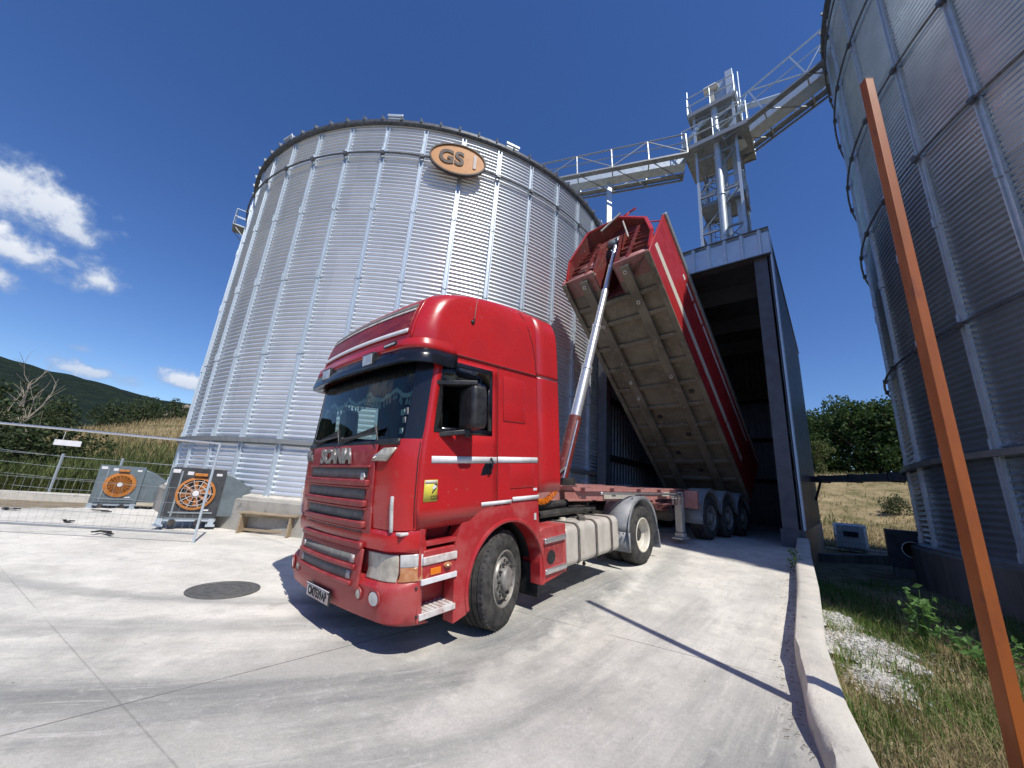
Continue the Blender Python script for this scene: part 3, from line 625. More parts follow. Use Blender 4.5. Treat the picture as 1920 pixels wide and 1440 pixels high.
mb=MB(); mb.lathe([(0,-.3),(.16,-.3),(.17,-.2),(.17,.2),(.12,.3),(0,.3)],12,'x',(-.05,-.45,20.3)); mb.bx(-.1,.05,-.5,-.4,19.4,20.2); mb.build('motor',M['rim_cream'],tw)
def plat(z,x0,x1,y0,y1,rail=True,toe=.14):
    mb=MB(); mb.bx(x0,x1,y0,y1,z-.07,z)
    for yy in (y0,y1): mb.bx(x0-.02,x1+.02,yy-.02,yy+.02,z-.1,z+toe)
    for xx in (x0,x1): mb.bx(xx-.02,xx+.02,y0-.02,y1+.02,z-.1,z+toe)
    mb.build('platform',M['galvdull'],tw)
    if rail:
        mb=MB(); ps=[(x0,y0),(x1,y0),(x1,y1),(x0,y1)]
        for k in range(4):
            (ax,ay),(bx_,by_)=ps[k],ps[(k+1)%4]
            for h in(.55,1.05): mb.tube((ax,ay,z+h),(bx_,by_,z+h),.028,6)
            for t in(0,.5): mb.tube((lerp(ax,bx_,t),lerp(ay,by_,t),z),(lerp(ax,bx_,t),lerp(ay,by_,t),z+1.05),.022,6)
        mb.build('handrail',M['galv2'],tw)
plat(18.75,-1.0,.9,-1.0,.85,toe=.1); plat(16.75,-1.25,1.25,-1.2,1.0,toe=.1); plat(14.1,-.85,.85,-.4,.9,toe=.08)
mb=MB(); mb.tube((.05,-.75,9.27),(.05,-.75,18.7),.145,14)
for z in range(10,19,2): mb.tube((.05,-.75,z),(.05,-.75,z+.06),.175,14)
mb.build('down_spout',M['galv2'],tw)
mb=MB(); mb.path([(-.3,-.5,18.6),(-.6,-.75,18.2),(-1.2,-.65,17.6),(-2.0,-.1,17.05)],.12,12); mb.build('curved_spout',M['galv2'],tw)
mb=MB(); mb.tube((.9,-.5,18.3),(3.3,-.46,17.7),.12,12); mb.build('side_spout',M['galv2'],tw)
mb=MB(); 
for x in(-.62,-.22): mb.tube((x,.55,9.27),(x,.55,19.5),.022,6)
z=9.5
while z<19.4: mb.tube((-.62,.55,z),(-.22,.55,z),.014,5); z+=.3
mb.build('ladder',M['galv2'],tw)
mb=MB(); z=9.2
while z<19:
    mb.path([(-.62,.55,z),(-.72,.8,z),(-.6,1.1,z),(-.42,1.2,z),(-.24,1.1,z),(-.12,.8,z),(-.22,.55,z)],.014,4,caps=False); z+=.6
for x,y in((-.72,.8),(-.6,1.1),(-.42,1.2),(-.24,1.1),(-.12,.8)): mb.tube((x,y,9.2),(x,y,18.8),.012,4)
mb.build('ladder_cage',M['ringdark'],tw)
mb=MB(); mb.tube((.95,.5,17),(.95,.5,21.6),.035,8); mb.tube((.80,.62,16.5),(.80,.62,20.2),.03,8); mb.tube((-.98,-.98,18.6),(-.98,-.98,20.2),.03,6); mb.build('mast',M['galv2'],tw)
# ------------------------------------------------------------------ overhead conveyors
def conveyor(name,label,p,q,w,h,rail,panel,drop=.0):
    p=Vector(p);q=Vector(q);rt_=thing(name,label,'conveyor',p,0,'overhead conveyors'); d=(q-p);Ln=d.length;d.normalize();sd=d.cross(Vector((0,0,1))).normalized();uz=sd.cross(d)
    P=lambda t,s,u: d*t+sd*s+uz*u
    mb=MB(); mb.beam(P(0,0,h/2),P(Ln,0,h/2),w,h,uz); mb.build('trough',M['galv2'],rt_)
    mb=MB(); n=int(Ln/1.5)
    for s in(-1,1):
        mb.beam(P(0,s*(w/2+.55),.0),P(Ln,s*(w/2+.55),.0),.06,.07,uz)
        for i in range(n+1): mb.beam(P(Ln*i/n,s*(w/2+.55),0),P(Ln*i/n,s*w/2,0),.05,.05)
    for i in range(n):
        a,b_=Ln*i/n,Ln*(i+1)/n
        mb.beam(P(a,w/2+.55,0),P(b_,-(w/2+.55),0),.035,.035)
    mb.build('underframe',M['galvdull'],rt_)
    mb=MB()
    for s in(-1,1):
        mb.bx(0,1,0,1,0,1) if 0 else None
        mb.beam(P(0,s*(w/2+.36),.10),P(Ln,s*(w/2+.36),.10),.30,.03,uz)
    mb.build('walkway',M['galvdull'],rt_)
    for s in(-1,1):
        mb=MB(); o=s*(w/2+.55)
        for hh,t in((rail,.035),(rail*.55,.022)): mb.tube(P(0,o,hh),P(Ln,o,hh),t,6)
        for i in range(n+1):
            mb.beam(P(Ln*i/n,o,0),P(Ln*i/n,o,rail),.06,.05)
        if panel:
            for i in range(n): mb.tube(P(Ln*i/n,o,rail if i%2 else .05),P(Ln*(i+1)/n,o,.05 if i%2 else rail),.026,5)
        mb.build('truss_rail',M['galv2'] if s>0 else M['galvdull'],rt_)
    return rt_
conveyor('overhead_conveyor','level conveyor catwalk bridging from the tower to the pale silo roof',(7.2,14.1,16.5),(-3.6,17.4,15.95),.5,.34,1.05,True)
conveyor('overhead_conveyor','conveyor bridge slanting overhead from the tower to the shaded silo',(8.8,13.15,16.5),(16.6,4.6,20.2),.6,.32,1.35,True)
mb=MB(); mb.bx(-.11,.11,-.11,.11,-16.1,0); mb.build('x',M['galv2']); o=bpy.data.objects['x']; o.name='support_column'; o.data.name='support_column'; o.location=(3.95,15.1,16.15); tag(o,'square pale steel column propping the level conveyor above the tipper','column')
# ------------------------------------------------------------------ tractor unit (local x forward, y left, z up)
tr=thing('tractor_unit','red tractor unit with high roof cab, sun visor and white side stripe','truck',M=TM)
HWX=1.25
CAB=[(1.18,1.50,1.245,.26),(1.40,1.515,1.25,.26),(1.90,1.50,1.25,.27),(2.03,1.47,1.25,.26),(2.14,1.45,1.25,.26),(2.84,1.36,1.245,.26),(2.95,1.36,1.245,.28),(3.10,1.40,1.245,.25),(3.25,1.37,1.243,.25),(3.40,1.32,1.24,.25),(3.58,1.23,1.232,.26),(3.68,1.10,1.22,.27),(3.74,.94,1.205,.28),(3.80,.68,1.185,.29),(3.86,.34,1.155,.3),(3.91,.0,1.115,.3),(3.945,-.22,1.04,.2)]
LOW=[(.36,1.46,1.24,.32),(.40,1.53,1.245,.32),(.55,1.56,1.25,.32),(.68,1.555,1.25,.32),(.72,1.52,1.25,.32),(.75,1.47,1.245,.32),(.97,1.48,1.245,.32),(1.0,1.525,1.25,.32),(1.12,1.525,1.25,.30),(1.19,1.49,1.245,.28)]
def plan(u,xf,hw,r,off=0,bow=.06):
    s=1 if u>=0 else -1; a=abs(u)
    if a<=1: y=a*(hw-r); x=xf-bow*a*a; nx,ny=1,.12*a
    elif a<=2: t=(a-1)*PI/2; x=xf-bow-r+r*math.cos(t); y=hw-r+r*math.sin(t); nx,ny=math.cos(t),math.sin(t)
    else: x=xf-bow-r-(a-2); y=hw; nx,ny=0,1
    return x+nx*off,s*(y+ny*off)
def US(x,z,tab=CAB):
    xf,hw,r=interp(tab,z); return 2+(xf-.06-r-x)
def pt(u,z,off=0,tab=CAB):
    xf,hw,r=interp(tab,z); x,y=plan(u,xf,hw,r,off); return (x,y,z)
def patch(name,us,zs,off,mat,parent,tab=CAB,thick=.0,smooth=True,bevel=0,z_of=None):
    rows=[]
    for z in zs:
        row=[]
        for u in us:
            uu=u(z) if callable(u) else u
            row.append(pt(uu,z,off,tab))
        rows.append(row)
    mb=MB(); mb.grid(rows); return mb.build(name,mat,parent,solid=thick,bevel=bevel)
def lin(a,b,n): return [a+(b-a)*i/(n-1) for i in range(n)]
def sx(x): return lambda z: max(2.0,US(x,z))
def nsx(x): return lambda z: -max(2.0,US(x,z))
half=[sx(-.57),sx(-.2),sx(.2),sx(.33),sx(.7),2,1.89,1.78,1.55,1.33,1.16,1.0,.7,.35,0]
def neg(u): return (lambda z: -u(z)) if callable(u) else -u
cols=half+[neg(u) for u in half[:-1][::-1]]
ZR=[1.18,1.38,1.6,1.82,2.03,2.14,2.38,2.62,2.84,2.95,3.03,3.10,3.25,3.40,3.50,3.58,3.63,3.68,3.71,3.74,3.77,3.80,3.83,3.86,3.91,3.945]
def cell(off): return [[pt(u(z) if callable(u) else u,z,off) for u in cols] for z in ZR]
WS=lambda i,j:4<=i<8 and 9<=j<19
SW=lambda i,j:5<=i<8 and (j in(3,4) or j in(23,24))
PIL=lambda i,j:4<=i<8 and (j in(7,8) or j in(19,20))
rows=cell(0); mb=MB(); mb.grid(rows,skip=lambda i,j:WS(i,j) or SW(i,j) or PIL(i,j))
for i in range(len(ZR)-1): mb.add([rows[i][0],rows[i][-1],rows[i+1][-1],rows[i+1][0]],[(0,1,2,3)])
mb.add(rows[-1],[tuple(range(len(cols)))])
cabo=mb.build('cab_shell',M['red'],tr,ang=50)
for lo,hi in((0,14),(14,30)):
    mb=MB(); mb.grid(rows,skip=lambda i,j:not(PIL(i,j) and lo<=j<hi)); mb.build('windscreen_pillar',M['blackgloss'],tr)
mb=MB(); mb.grid(cell(-.012),skip=lambda i,j:not WS(i,j)); mb.build('windscreen',M['glass'],tr)
mb=MB(); mb.grid(cell(-.012),skip=lambda i,j:not(SW(i,j) and j>12)); mb.build('passenger_window',M['glass'],tr)
# interior
itr=cell(-.055); mb=MB(); mb.grid(itr,skip=lambda i,j:WS(i,j) or SW(i,j) or i>=11,flip=True)
mb.bx(-.54,-.50,-1.19,1.19,1.40,3.06)
mb.bx(-.5,1.3,-1.15,1.15,1.40,1.46); mb.bx(-.5,1.2,-1.15,1.15,3.02,3.06)
mb.build('cab_interior',M['dark'],tr)
mb=MB(); mb.prism([(.78,1.5),(1.30,1.5),(1.36,2.02),(1.05,2.07),(.80,1.95)],'y',-1.13,1.13); mb.build('dashboard',M['grey_dark'],tr,bevel=.02)
for y in(-.62,.62):
    mb=MB(); mb.bx(-.05,.50,y-.27,y+.27,1.75,1.92); mb.bx(-.14,.02,y-.27,y+.27,1.85,2.5); mb.bx(-.12,-.02,y-.15,y+.15,2.5,2.72); mb.build('seat',M['grey_dark'],tr,bevel=.04)
mb=MB(); SWM=Matrix.Translation((.74,.62,2.08))@Matrix.Rotation(R(-55),4,'Y')
mb.path([SWM@Vector((.22*math.cos(2*PI*i/24),.22*math.sin(2*PI*i/24),0)) for i in range(24)],.017,6,closed=True)
for a in(0,PI): mb.tube(SWM@Vector((0,0,0)),SWM@Vector((.21*math.sin(a),.21*math.cos(a),0)),.02,6)
mb.build('steering_wheel',M['black'],tr)
# curtains with tassels behind the windscreen
mb=MB(); ts=MB(); n=96; rowa=[];rowb=[];rowc=[]
for i in range(n+1):
    u=-1.30+2.6*i/n; s=abs(math.sin(i/n*PI*5.0)); zb=2.565-.10*s**.8+.03*math.sin(i*.9)*.3; xo=-.075+.012*math.sin(i*1.7)
    rowa.append(pt(u,2.86,xo)); rowb.append(pt(u,zb+.05,xo)); rowc.append(pt(u,zb,xo))
    if i%2==0:
        p=Vector(pt(u,zb,xo)); ts.tube(p,p-Vector((0,0,.028)),.004,5); ts.tube(p-Vector((0,0,.028)),p-Vector((0,0,.075)),.006,5,r2=.011)
mb.grid([rowa,rowb]); vl=mb.build('pelmet',M['teal'],tr,solid=.004)
mb=MB(); mb.grid([rowb,rowc]); mb.build('pelmet_border',M['curtain'],vl,solid=.006); ts.build('tassels',M['curtain'],vl)
for s in(-1,1):
    mb=MB(); rows_=[[ (pt(s*(1.26-.02*abs(math.sin(k*1.3))-.10*k/8*(1+.25*math.sin(z*9))),z,-.09+.015*math.sin(k*2.2))) for k in range(9)] for z in lin(2.06,2.84,8)]
    mb.grid(rows_); mb.build('side_curtain',M['teal'],tr,solid=.004)
mb=MB(); tsd=MB()
for i in range(13):
    t=i/12; p=Vector((lerp(.62,.36,t),1.17,lerp(2.78,2.28,t**.8))); tsd.tube(p,p-Vector((0,0,.05)),.006,5,r2=.012)
tsd.build('curtain_tassels',M['white'],tr)
# things on the windscreen
for u,z,w_,h_,mt in((1.10,2.30,.07,.06,'curtain'),(1.22,2.31,.07,.07,'white_dirty'),(1.19,2.22,.06,.06,'white_dirty'),(1.16,2.11,.06,.055,'leafbright')):
    p=Vector(pt(u,z,-.02)); mb=MB(); mb.bx(p.x-.003,p.x,p.y-w_/2,p.y+w_/2,z-h_/2,z+h_/2); mb.build('windscreen_sticker',M['curtain'] if mt=='leafbright' else M[mt],tr)
# wipers
for y0,y1 in((-.75,-.05),(.05,.75)):
    mb=MB(); a=Vector(pt(y0/.99,2.06,.035)); b=Vector(pt(y1/.99,2.10,.03)); mb.tube(a,b,.012,6); mb.beam(a-Vector((0,0,.03)),b+Vector((0,0,.05)),.008,.05); mb.sphere(a,.03,8,5); mb.build('wiper',M['black'],tr)
    mb=MB(); q=b; mb.path([q+Vector((0,-.05,.0)),q+Vector((.02,-.02,.10)),q+Vector((.03,.03,.02)),q+Vector((.03,.06,-.08))],.005,5); mb.build('washer_hose',M['mesh'],tr)
patch('cowl',lin(-1.25,1.25,25),[1.975,2.0,2.035],.012,M['black'],tr,thick=.02)
# door, windows, mouldings on both sides
for s,nm in((1,'driver'),(-1,'passenger')):
    f=(lambda u:u) if s>0 else neg
    dcols=[f(u) for u in (sx(.205),sx(.33),sx(.7),2,1.89,1.80)]
    dz=[1.20,1.38,1.6,1.82,2.0,2.14,2.38,2.62,2.84,2.91]
    rows_=[[pt(u(z) if callable(u) else u,z,.013) for u in dcols] for z in dz]
    mb=MB(); mb.grid(rows_,skip=lambda i,j:5<=i<8 and j in(1,2)); door=mb.build('door',M['red'],tr,solid=.014)
    mb=MB()
    wz=lambda x0,x1,z0,z1,o:[[pt(f(sx(x))(z),z,o) for x in lin(x0,x1,4)] for z in (z0,z1)]
    for a in ((.30,1.13,2.80,2.88),(.30,.37,2.16,2.80),(1.03,1.13,2.14,2.80),(.30,1.13,2.105,2.16)):
        mb.grid(wz(*a,.018))
    mb.build('window_frame',M['blackgloss'],door,solid=.02)
    mb=MB(); mb.grid(wz(.36,1.05,2.66,2.82,.035)); mb.build('wind_deflector',M['glassdark'],door,solid=.004)
    if s>0: 
        mb=MB(); mb.grid(wz(.36,1.05,2.15,2.34,-.01)); mb.build('window_glass',M['glassdark'],door)
    # handle recess and handle
    yy=s*(1.25+.0145)
    mb=MB(); mb.prism([(.295,1.675),(.46,1.66),(.43,1.74),(.355,1.855),(.295,1.865)],'y',yy,yy+s*.006) if 0 else mb.add([(x,yy,z) for x,z in((.295,1.675),(.47,1.66),(.44,1.74),(.36,1.855),(.295,1.865))]+[(x,yy-s*.03,z) for x,z in((.295,1.675),(.47,1.66),(.44,1.74),(.36,1.855),(.295,1.865))],[(0,1,2,3,4),(9,8,7,6,5)]+[(i,i+5,(i+1)%5+5,(i+1)%5) for i in range(5)])
    hd=mb.build('handle_recess',M['blackgloss'],door)
    mb=MB(); mb.path([(.36,yy+s*.02,1.69),(.34,yy+s*.045,1.74),(.325,yy+s*.045,1.80),(.32,yy+s*.01,1.85)],.014,6); mb.build('handle',M['blackgloss'],hd)
    patch('side_stripe',[f(sx(x)) for x in (1.14,.7,.22)],[1.795,1.865],.0165,M['white'],tr,thick=.002)
    patch('side_stripe',[f(sx(x)) for x in (.19,-.2,-.565)],[1.80,1.87],.004,M['white'],tr,thick=.002)
    patch('sleeper_panel',[f(sx(x)) for x in (.10,-.1,-.32)],[2.30,2.5,2.7,2.86],.012,M['red'],tr,thick=.012,bevel=.01)
    patch('locker_lid',[f(sx(x)) for x in (-.03,-.25,-.49)],[1.50,1.65,1.78],.010,M['red'],tr,thick=.010,bevel=.006)
    patch('body_crease',[f(sx(x)) for x in (1.1,.5,0,-.56)],[2.96,2.985],.012,M['red'],tr,thick=.02,bevel=.005)
    # roof side deflector and rear side panel
    for z0,z1,o in((2.99,3.93,.0),(1.42,2.965,.0)):
        zz=[z for z in ZR if z0<z<z1]; zz=[z0]+zz+[z1]
        mb=MB(); mb.grid([[(x,s*(interp(CAB,z)[1]-.004),z) for x in (-.59,-.8,-1.07,-1.085)] for z in zz]); mb.build('side_deflector',M['red'],tr,solid=.03)
    # open panel seams
    for nm_,us_,zs_ in (('roof_seam',[f(sx(x)) for x in (1.08,.5,0,-.565)],[2.962,2.974]),('door_seam',[f(sx(.198)),f(sx(.188))],lin(1.39,2.95,8)),('front_seam',[f(1.765),f(1.745)],lin(1.2,2.0,6))): patch(nm_,us_,zs_,.004 if nm_!='roof_seam' else .0165,M['dark'],tr,thick=.003)
    mb=MB(); mb.path([(x_,s*(interp(CAB,z_)[1]+.001),z_) for x_,z_ in ((-.30,3.85),(-.34,3.78),(-.43,3.6),(-.50,3.4),(-.545,3.2),(-.565,3.0))],.006,5); mb.build('fairing_seam',M['dark'],tr)
    # mirrors
    mb=MB(); y0,y1=(s*1.30,s*1.56); mb.prism([(min(y0,y1),2.13),(max(y0,y1),2.15),(max(y0,y1),2.60),(min(y0,y1),2.57)],'x',.66,.86); mh=mb.build('mirror',M['black'],tr,bevel=.045,seg=3)
    mb=MB(); mb.bx(.655,.662,min(y0,y1)+.03,max(y0,y1)-.03,2.2,2.54); mb.build('mirror_glass',M['mirrorglass'],mh)
    mb=MB(); mb.prism([(1.02,2.62),(1.10,2.62),(.86,2.58),(.74,2.56),(.74,2.62),(.86,2.66)],'y',s*1.22,s*1.33) if 0 else None
    mb.beam((1.08,s*1.20,2.62),(.76,s*1.50,2.62),.12,.05); mb.beam((1.06,s*1.22,2.08),(.78,s*1.42,2.12),.07,.05); mb.tube((.8,s*1.4,2.06),(.8,s*1.4,2.16),.04,8); mb.build('mirror_arm',M['black'],mh,bevel=.01)
    # wheel arch, fender
    arc=[( .63*math.cos(t),.5+.63*math.sin(t)) for t in lin(R(-14),R(196),22)]
    outer=[(-.585,.32),(-.585,.95),(-.56,1.38),(.52,1.38),(.70,1.22),(.80,1.0),(.80,.36)]
    poly=[(.645,.33)]+arc+[(-.60+.0,.30)]+outer
    mb=MB(); ya,yb=sorted((s*1.12,s*1.262)); 
    # side panel as strips between arch and outer outline
    def ray_out(t):
        dx,dz=math.cos(t),math.sin(t); best=9
        pts=outer+[(.80,.25),(-.585,.25)]
        for k in range(len(pts)):
            (x0,z0),(x1,z1)=pts[k],pts[(k+1)%len(pts)]; ex,ez=x1-x0,z1-z0; den=dx*ez-dz*ex
            if abs(den)<1e-9: continue
            tt=(x0*ez-(z0-.5)*ex)/den; uu=(x0*dz-(z0-.5)*dx)/den
            if tt>.05 and -1e-6<=uu<=1+1e-6: best=min(best,tt)
        return (dx*best,.5+dz*best)
    angs=lin(R(-16),R(197),40); inn=[(.63*math.cos(t),.5+.63*math.sin(t)) for t in angs]; out=[ray_out(t) for t in angs]
    g=[[(x,s*1.262,z) for x,z in inn],[(lerp(a[0],b[0],.25),s*1.268,lerp(a[1],b[1],.25)) for a,b in zip(inn,out)],[(lerp(a[0],b[0],.7),s*1.262,lerp(a[1],b[1],.7)) for a,b in zip(inn,out)],[(x,s*1.252,z) for x,z in out],[(x,s*1.10,z) for x,z in out]]
    mb.grid(g); mb.grid([[(x,s*1.262,z) for x,z in inn],[(x*1.01,s*1.05,.5+(z-.5)*1.01) for x,z in inn]])
    fd=mb.build('front_fender',M['red_dust'],tr,ang=45)
    mb=MB(); mb.path([(.645*math.cos(t),s*1.262,.5+.645*math.sin(t)) for t in lin(R(-14),R(196),40)],.026,8); mb.build('arch_lip',M['red_dust'],fd)
    mb=MB(); mb.grid([[(.66*math.cos(t),y,.5+.66*math.sin(t)) for t in lin(R(-5),R(190),24)] for y in (s*1.24,s*.72)]); mb.build('wheel_well',M['dark'],fd,solid=.01)
    mb=MB(); mb.bx(-.62,-.60,min(s*.8,s*1.2),max(s*.8,s*1.2),.16,.55); mb.build('mud_flap',M['black'],fd)
    patch('fender_stripe',[f(sx(x)) for x in (.46,.1,-.03)],[1.335,1.375],.024,M['white'],tr,thick=.003); patch('fender_stripe',[f(sx(x)) for x in (-.05,-.3,-.56)],[1.35,1.40],.024,M['white'],tr,thick=.003)
    # entry steps between bumper and arch
    ysort=lambda a,b:(min(s*a,s*b),max(s*a,s*b))
    mb=MB(); a,b=ysort(.98,1.05); mb.bx(.72,1.22,a,b,.38,1.20); a,b=ysort(1.0,1.248); mb.bx(1.17,1.22,a,b,.38,1.2); mb.bx(.72,1.2,a,b,1.02,1.06); mb.build('step_well',M['red_dust'],tr,bevel=.006)
    mb=MB(); a,b=ysort(1.03,1.262); mb.bx(.80,1.18,a,b,.70,.99); st_=mb.build('step_panel',M['red_dust'],tr,bevel=.012)
    mb=MB(); a,b=ysort(1.25,1.275); mb.bx(.78,1.185,a,b,.86,.935); mb.build('worn_step_edge',M['white_dirty'],st_,bevel=.01)
    mb=MB(); mb.bx(.78,1.20,a,b,.695,.745); mb.build('white_strip',M['white'],st_,bevel=.004)
    mb=MB(); mb.bx(.98,1.10,*ysort(1.262,1.272),.765,.825); mb.build('side_reflector',M['orange'],st_,bevel=.004)
    mb=MB(); mb.sphere((.90,s*1.262,.825),.05,10,6,.5); mb.build('side_marker',M['amber'],st_)
    mb=MB(); mb.bx(.78,1.20,*ysort(1.0,1.265),.40,.455)
    for k in range(7): mb.bx(.80+.055*k,.835+.055*k,*ysort(1.02,1.25),.455,.466)
    mb.build('tread_plate',M['white_dirty'],st_,bevel=.006)
    mb=MB(); mb.lathe([(0,.0),(.05,.0),(.055,.02),(.03,.035),(0,.035)],14,'y',(1.12,s*1.10,.985+.05)) ; mb.build('filler_cap',M['silver'],st_)
    # step box behind the front wheel
    mb=MB(); a,b=ysort(.92,1.235); mb.prism([(-1.20,.36),(-.66,.30),(-.62,.95),(-.70,.98),(-1.20,.98)],'y',a,b); bxo=mb.build('step_box',M['red_dust'],tr,bevel=.012)
    mb=MB(); a,b=ysort(1.236,1.239)
    mb.bx(-1.12,-.70,a,b,.50,.74); mb.build('step_recess',M['red_dull'],bxo)
    mb=MB(); mb.lathe([(.085,.0),(.085,.006),(0,.006)],20,'y',(-.84,s*1.241,.60)); mb.build('dark_hole_disc',M['dark'],bxo)  # flat dark disc stands in for the shade inside a hole
    for z in (.78,.41):
        mb=MB(); a,b=ysort(1.20,1.275); mb.bx(-1.16,-.68,a,b,z,z+.065); mb.build('side_step',M['silver'],bxo,bevel=.012)
# number plate, bumper and lamps
us=lin(-2,2,49)
patch('bumper',us,[.36,.375,.40,.47,.55,.62,.68,.70,.72,.75],0,M['red_dust'],tr,LOW,thick=.01)
patch('lower_front',us,[.75,.86,.97],0,M['red_dull'],tr,LOW,thick=.01)
patch('front_belt',us,[.97,1.0,1.03,1.12,1.16,1.19],0,M['red'],tr,LOW,thick=.01)
mb=MB(); mb.bx(.9,1.30,-.95,.95,.42,1.15); mb.build('front_structure',M['dark'],tr)
gr=patch('grille',lin(-.80,.80,17),[1.03,1.3,1.6,1.9,1.985],.018,M['red_dull'],tr,thick=.02,bevel=.01)
for i,(z0,z1) in enumerate(((1.635,1.745),(1.435,1.54),(1.235,1.335),(1.045,1.14))):
    wd=.70-.012*i
    patch('grille_mesh',lin(-wd,wd,15),[z0,z1],.022,M['mesh'],gr,thick=.002)
    patch('grille_bar',lin(-wd-.05,wd+.05,15),[z0-.065,z0-.02,z0-.002],.065,M['red_dull'],gr,thick=.05,bevel=.012)
    patch('grille_bar',lin(-wd-.05,wd+.05,15),[z1+.004,z1+.03],.045,M['red_dull'],gr,thick=.03,bevel=.008)
lg=patch('lower_grille',lin(-.78,.78,17),[.62,.68,.80,.92,.985],.045,M['red_dull'],tr,[(.55,1.545,1.25,.32),(1.0,1.50,1.25,.32)],thick=.03,bevel=.012)
LT=[(.55,1.545,1.25,.32),(1.0,1.50,1.25,.32)]
for z0,z1,wd in((.845,.925,.67),(.70,.785,.64)):
    patch('lower_mesh',lin(-wd,wd,15),[z0,z1],.049,M['mesh'],lg,LT,thick=.003)
    for e in(-1,1): patch('pale_end_piece',lin(e*(wd-.07),e*wd,3),[z0+.005,z1-.005],.053,M['white_dirty'],lg,LT,thick=.003)
    patch('lower_bar',lin(-wd-.04,wd+.04,15),[z0-.05,z0-.004],.075,M['red_dull'],lg,LT,thick=.035,bevel=.012)
TXF=lambda x,y,z,tilt=0: Matrix.Translation((x,y,z))@Matrix.Rotation(PI/2,4,'Z')@Matrix.Rotation(PI/2-R(tilt),4,'X')
textmesh('brand_letters','SCANIA',.215,M['silver'],gr,TXF(1.532,0,1.865,3),.010,.010,1.0,1.0)
mb=MB(); mb.lathe([(0,0),(.032,0),(.045,-.008),(.045,-.02)],6,'x',(1.545,.66,1.66)); mb.build('round_badge',M['silver'],gr)
for s in(-1,1):
    rows_=[]
    for z0,ua,ub in((1.815,.74,.98),(1.87,.78,1.10),(1.945,.92,1.22)):
        rows_.append([pt(s*u,z0,.02) for u in lin(ua,ub,5)])
    mb=MB(); mb.grid(rows_); mb.build('marker_lamp',M['lens'] if s>0 else M['mesh'],tr,solid=.02)
    patch('corner_lamp',[s*1.20,s*1.24,s*1.28],lin(1.16,1.49,6),.022,M['lensclear'],tr,thick=.03,bevel=.012)
    mb=MB(); mb.bx(1.22,1.40,min(s*.98,s*1.20),max(s*.98,s*1.20),1.135,1.165); mb.build('corner_vane',M['white_dirty'],tr,bevel=.01)
    hl=patch('headlight',[s*u for u in lin(.81,1.42,8)],lin(.735,.965,4),.018,M['lens'],tr,LOW,thick=.03,bevel=.008)
    patch('indicator_lens',[s*u for u in lin(1.45,1.97,7)],lin(.855,.965,3),.018,M['lensclear'],hl,LOW,thick=.03,bevel=.006)
    patch('indicator_amber',[s*u for u in lin(1.45,1.97,7)],lin(.735,.853,3),.018,M['amber'],hl,LOW,thick=.03,bevel=.006)
    for u,r_,mt in((.80,.048,'lens'),(1.10,.066,'lensclear')):
        p=Vector(pt(s*u,.60,.004,LOW)); mb=MB(); a=0 if u<1 else s*R(12)
        MM=Matrix.Translation(p)@Matrix.Rotation(a,4,'Z'); vs=[]
        mb.lathe([(r_,0),(r_*.9,.010),(r_*.5,.014),(0,.015)],20,'x'); mb.v=[tuple(MM@Vector(v)) for v in mb.v]; fg=mb.build('fog_lamp',M[mt],tr)
        mb=MB(); mb.lathe([(r_*1.25,0),(r_*1.2,.012),(r_,.014),(r_,.0)],20,'x'); mb.v=[tuple(MM@Vector(v)) for v in mb.v]; mb.build('lamp_ring',M['red_dull'],fg)
    for q in((1.88,.68),(1.88,.44)):
        p=pt(s*q[0],q[1],.004,LOW); mb=MB(); mb.sphere(p,.014,8,5); mb.build('bumper_bolt',M['grey_dark'],tr)
pl=MB(); pl.bx(1.575,1.590,-.28,.28,.395,.535); plo=pl.build('plate_holder',M['black'],tr,bevel=.004)
mb=MB(); mb.bx(1.591,1.594,-.26,.26,.405,.515); mb.build('number_plate',M['white_dirty'],plo)
mb=MB(); mb.bx(1.591,1.597,-.275,.275,.523,.531); mb.build('plate_trim',M['white'],plo)
textmesh('plate_letters','CM7539AP',.115,M['dark'],plo,TXF(1.5955,0,.46),.001,.004,.86)
# sun visor and roof
vr=[(3.08,.004),(3.07,.06),(3.01,.105),(2.945,.13)]; vb=[(2.947,.133),(2.88,.155),(2.82,.168),(2.795,.163),(2.79,.14),(2.83,.02)]
uv=lin(-2.16,2.16,45)
mb=MB(); mb.grid([[pt(u,z,o*(1 if abs(u)<1.4 else lerp(1,.30,sstep(1.4,2.1,abs(u))))) for u in uv] for z,o in vr]); mb.build('visor_top',M['red'],tr,solid=.012)
mb=MB(); mb.grid([[pt(u,z,o*(1 if abs(u)<1.4 else lerp(1,.30,sstep(1.4,2.1,abs(u))))) for u in uv] for z,o in vb]); vis=mb.build('sun_visor',M['blackgloss'],tr,solid=.010)
for y in(-.55,.52):
    x=interp(CAB,2.9)[0]-.06*(y/.98)**2+.16; mb=MB(); mb.bx(x-.06,x+.008,y-.12,y+.12,2.83,2.985); lo_=mb.build('visor_lamp',M['black'],vis,bevel=.008); mb=MB(); mb.bx(x+.009,x+.014,y-.10,y+.10,2.85,2.965); mb.build('lamp_lens',M['lensclear'],lo_)
mb=MB(); mb.bx(1.455,1.475,.78,1.02,2.99,3.03); vd_=mb.build('badge_plate',M['black'],vis); 
mb=MB()
for k in range(8): mb.bx(1.4755,1.479,.80+.026*k,.818+.026*k,2.998+.006*(k%2),3.018)
mb.build('badge_marks',M['white'],vd_)
ub=lin(-1.08,1.08,25)
patch('roof_sign_panel',ub,lin(3.15,3.53,8),.012,M['red_dark'],tr,thick=.012,bevel=.006)
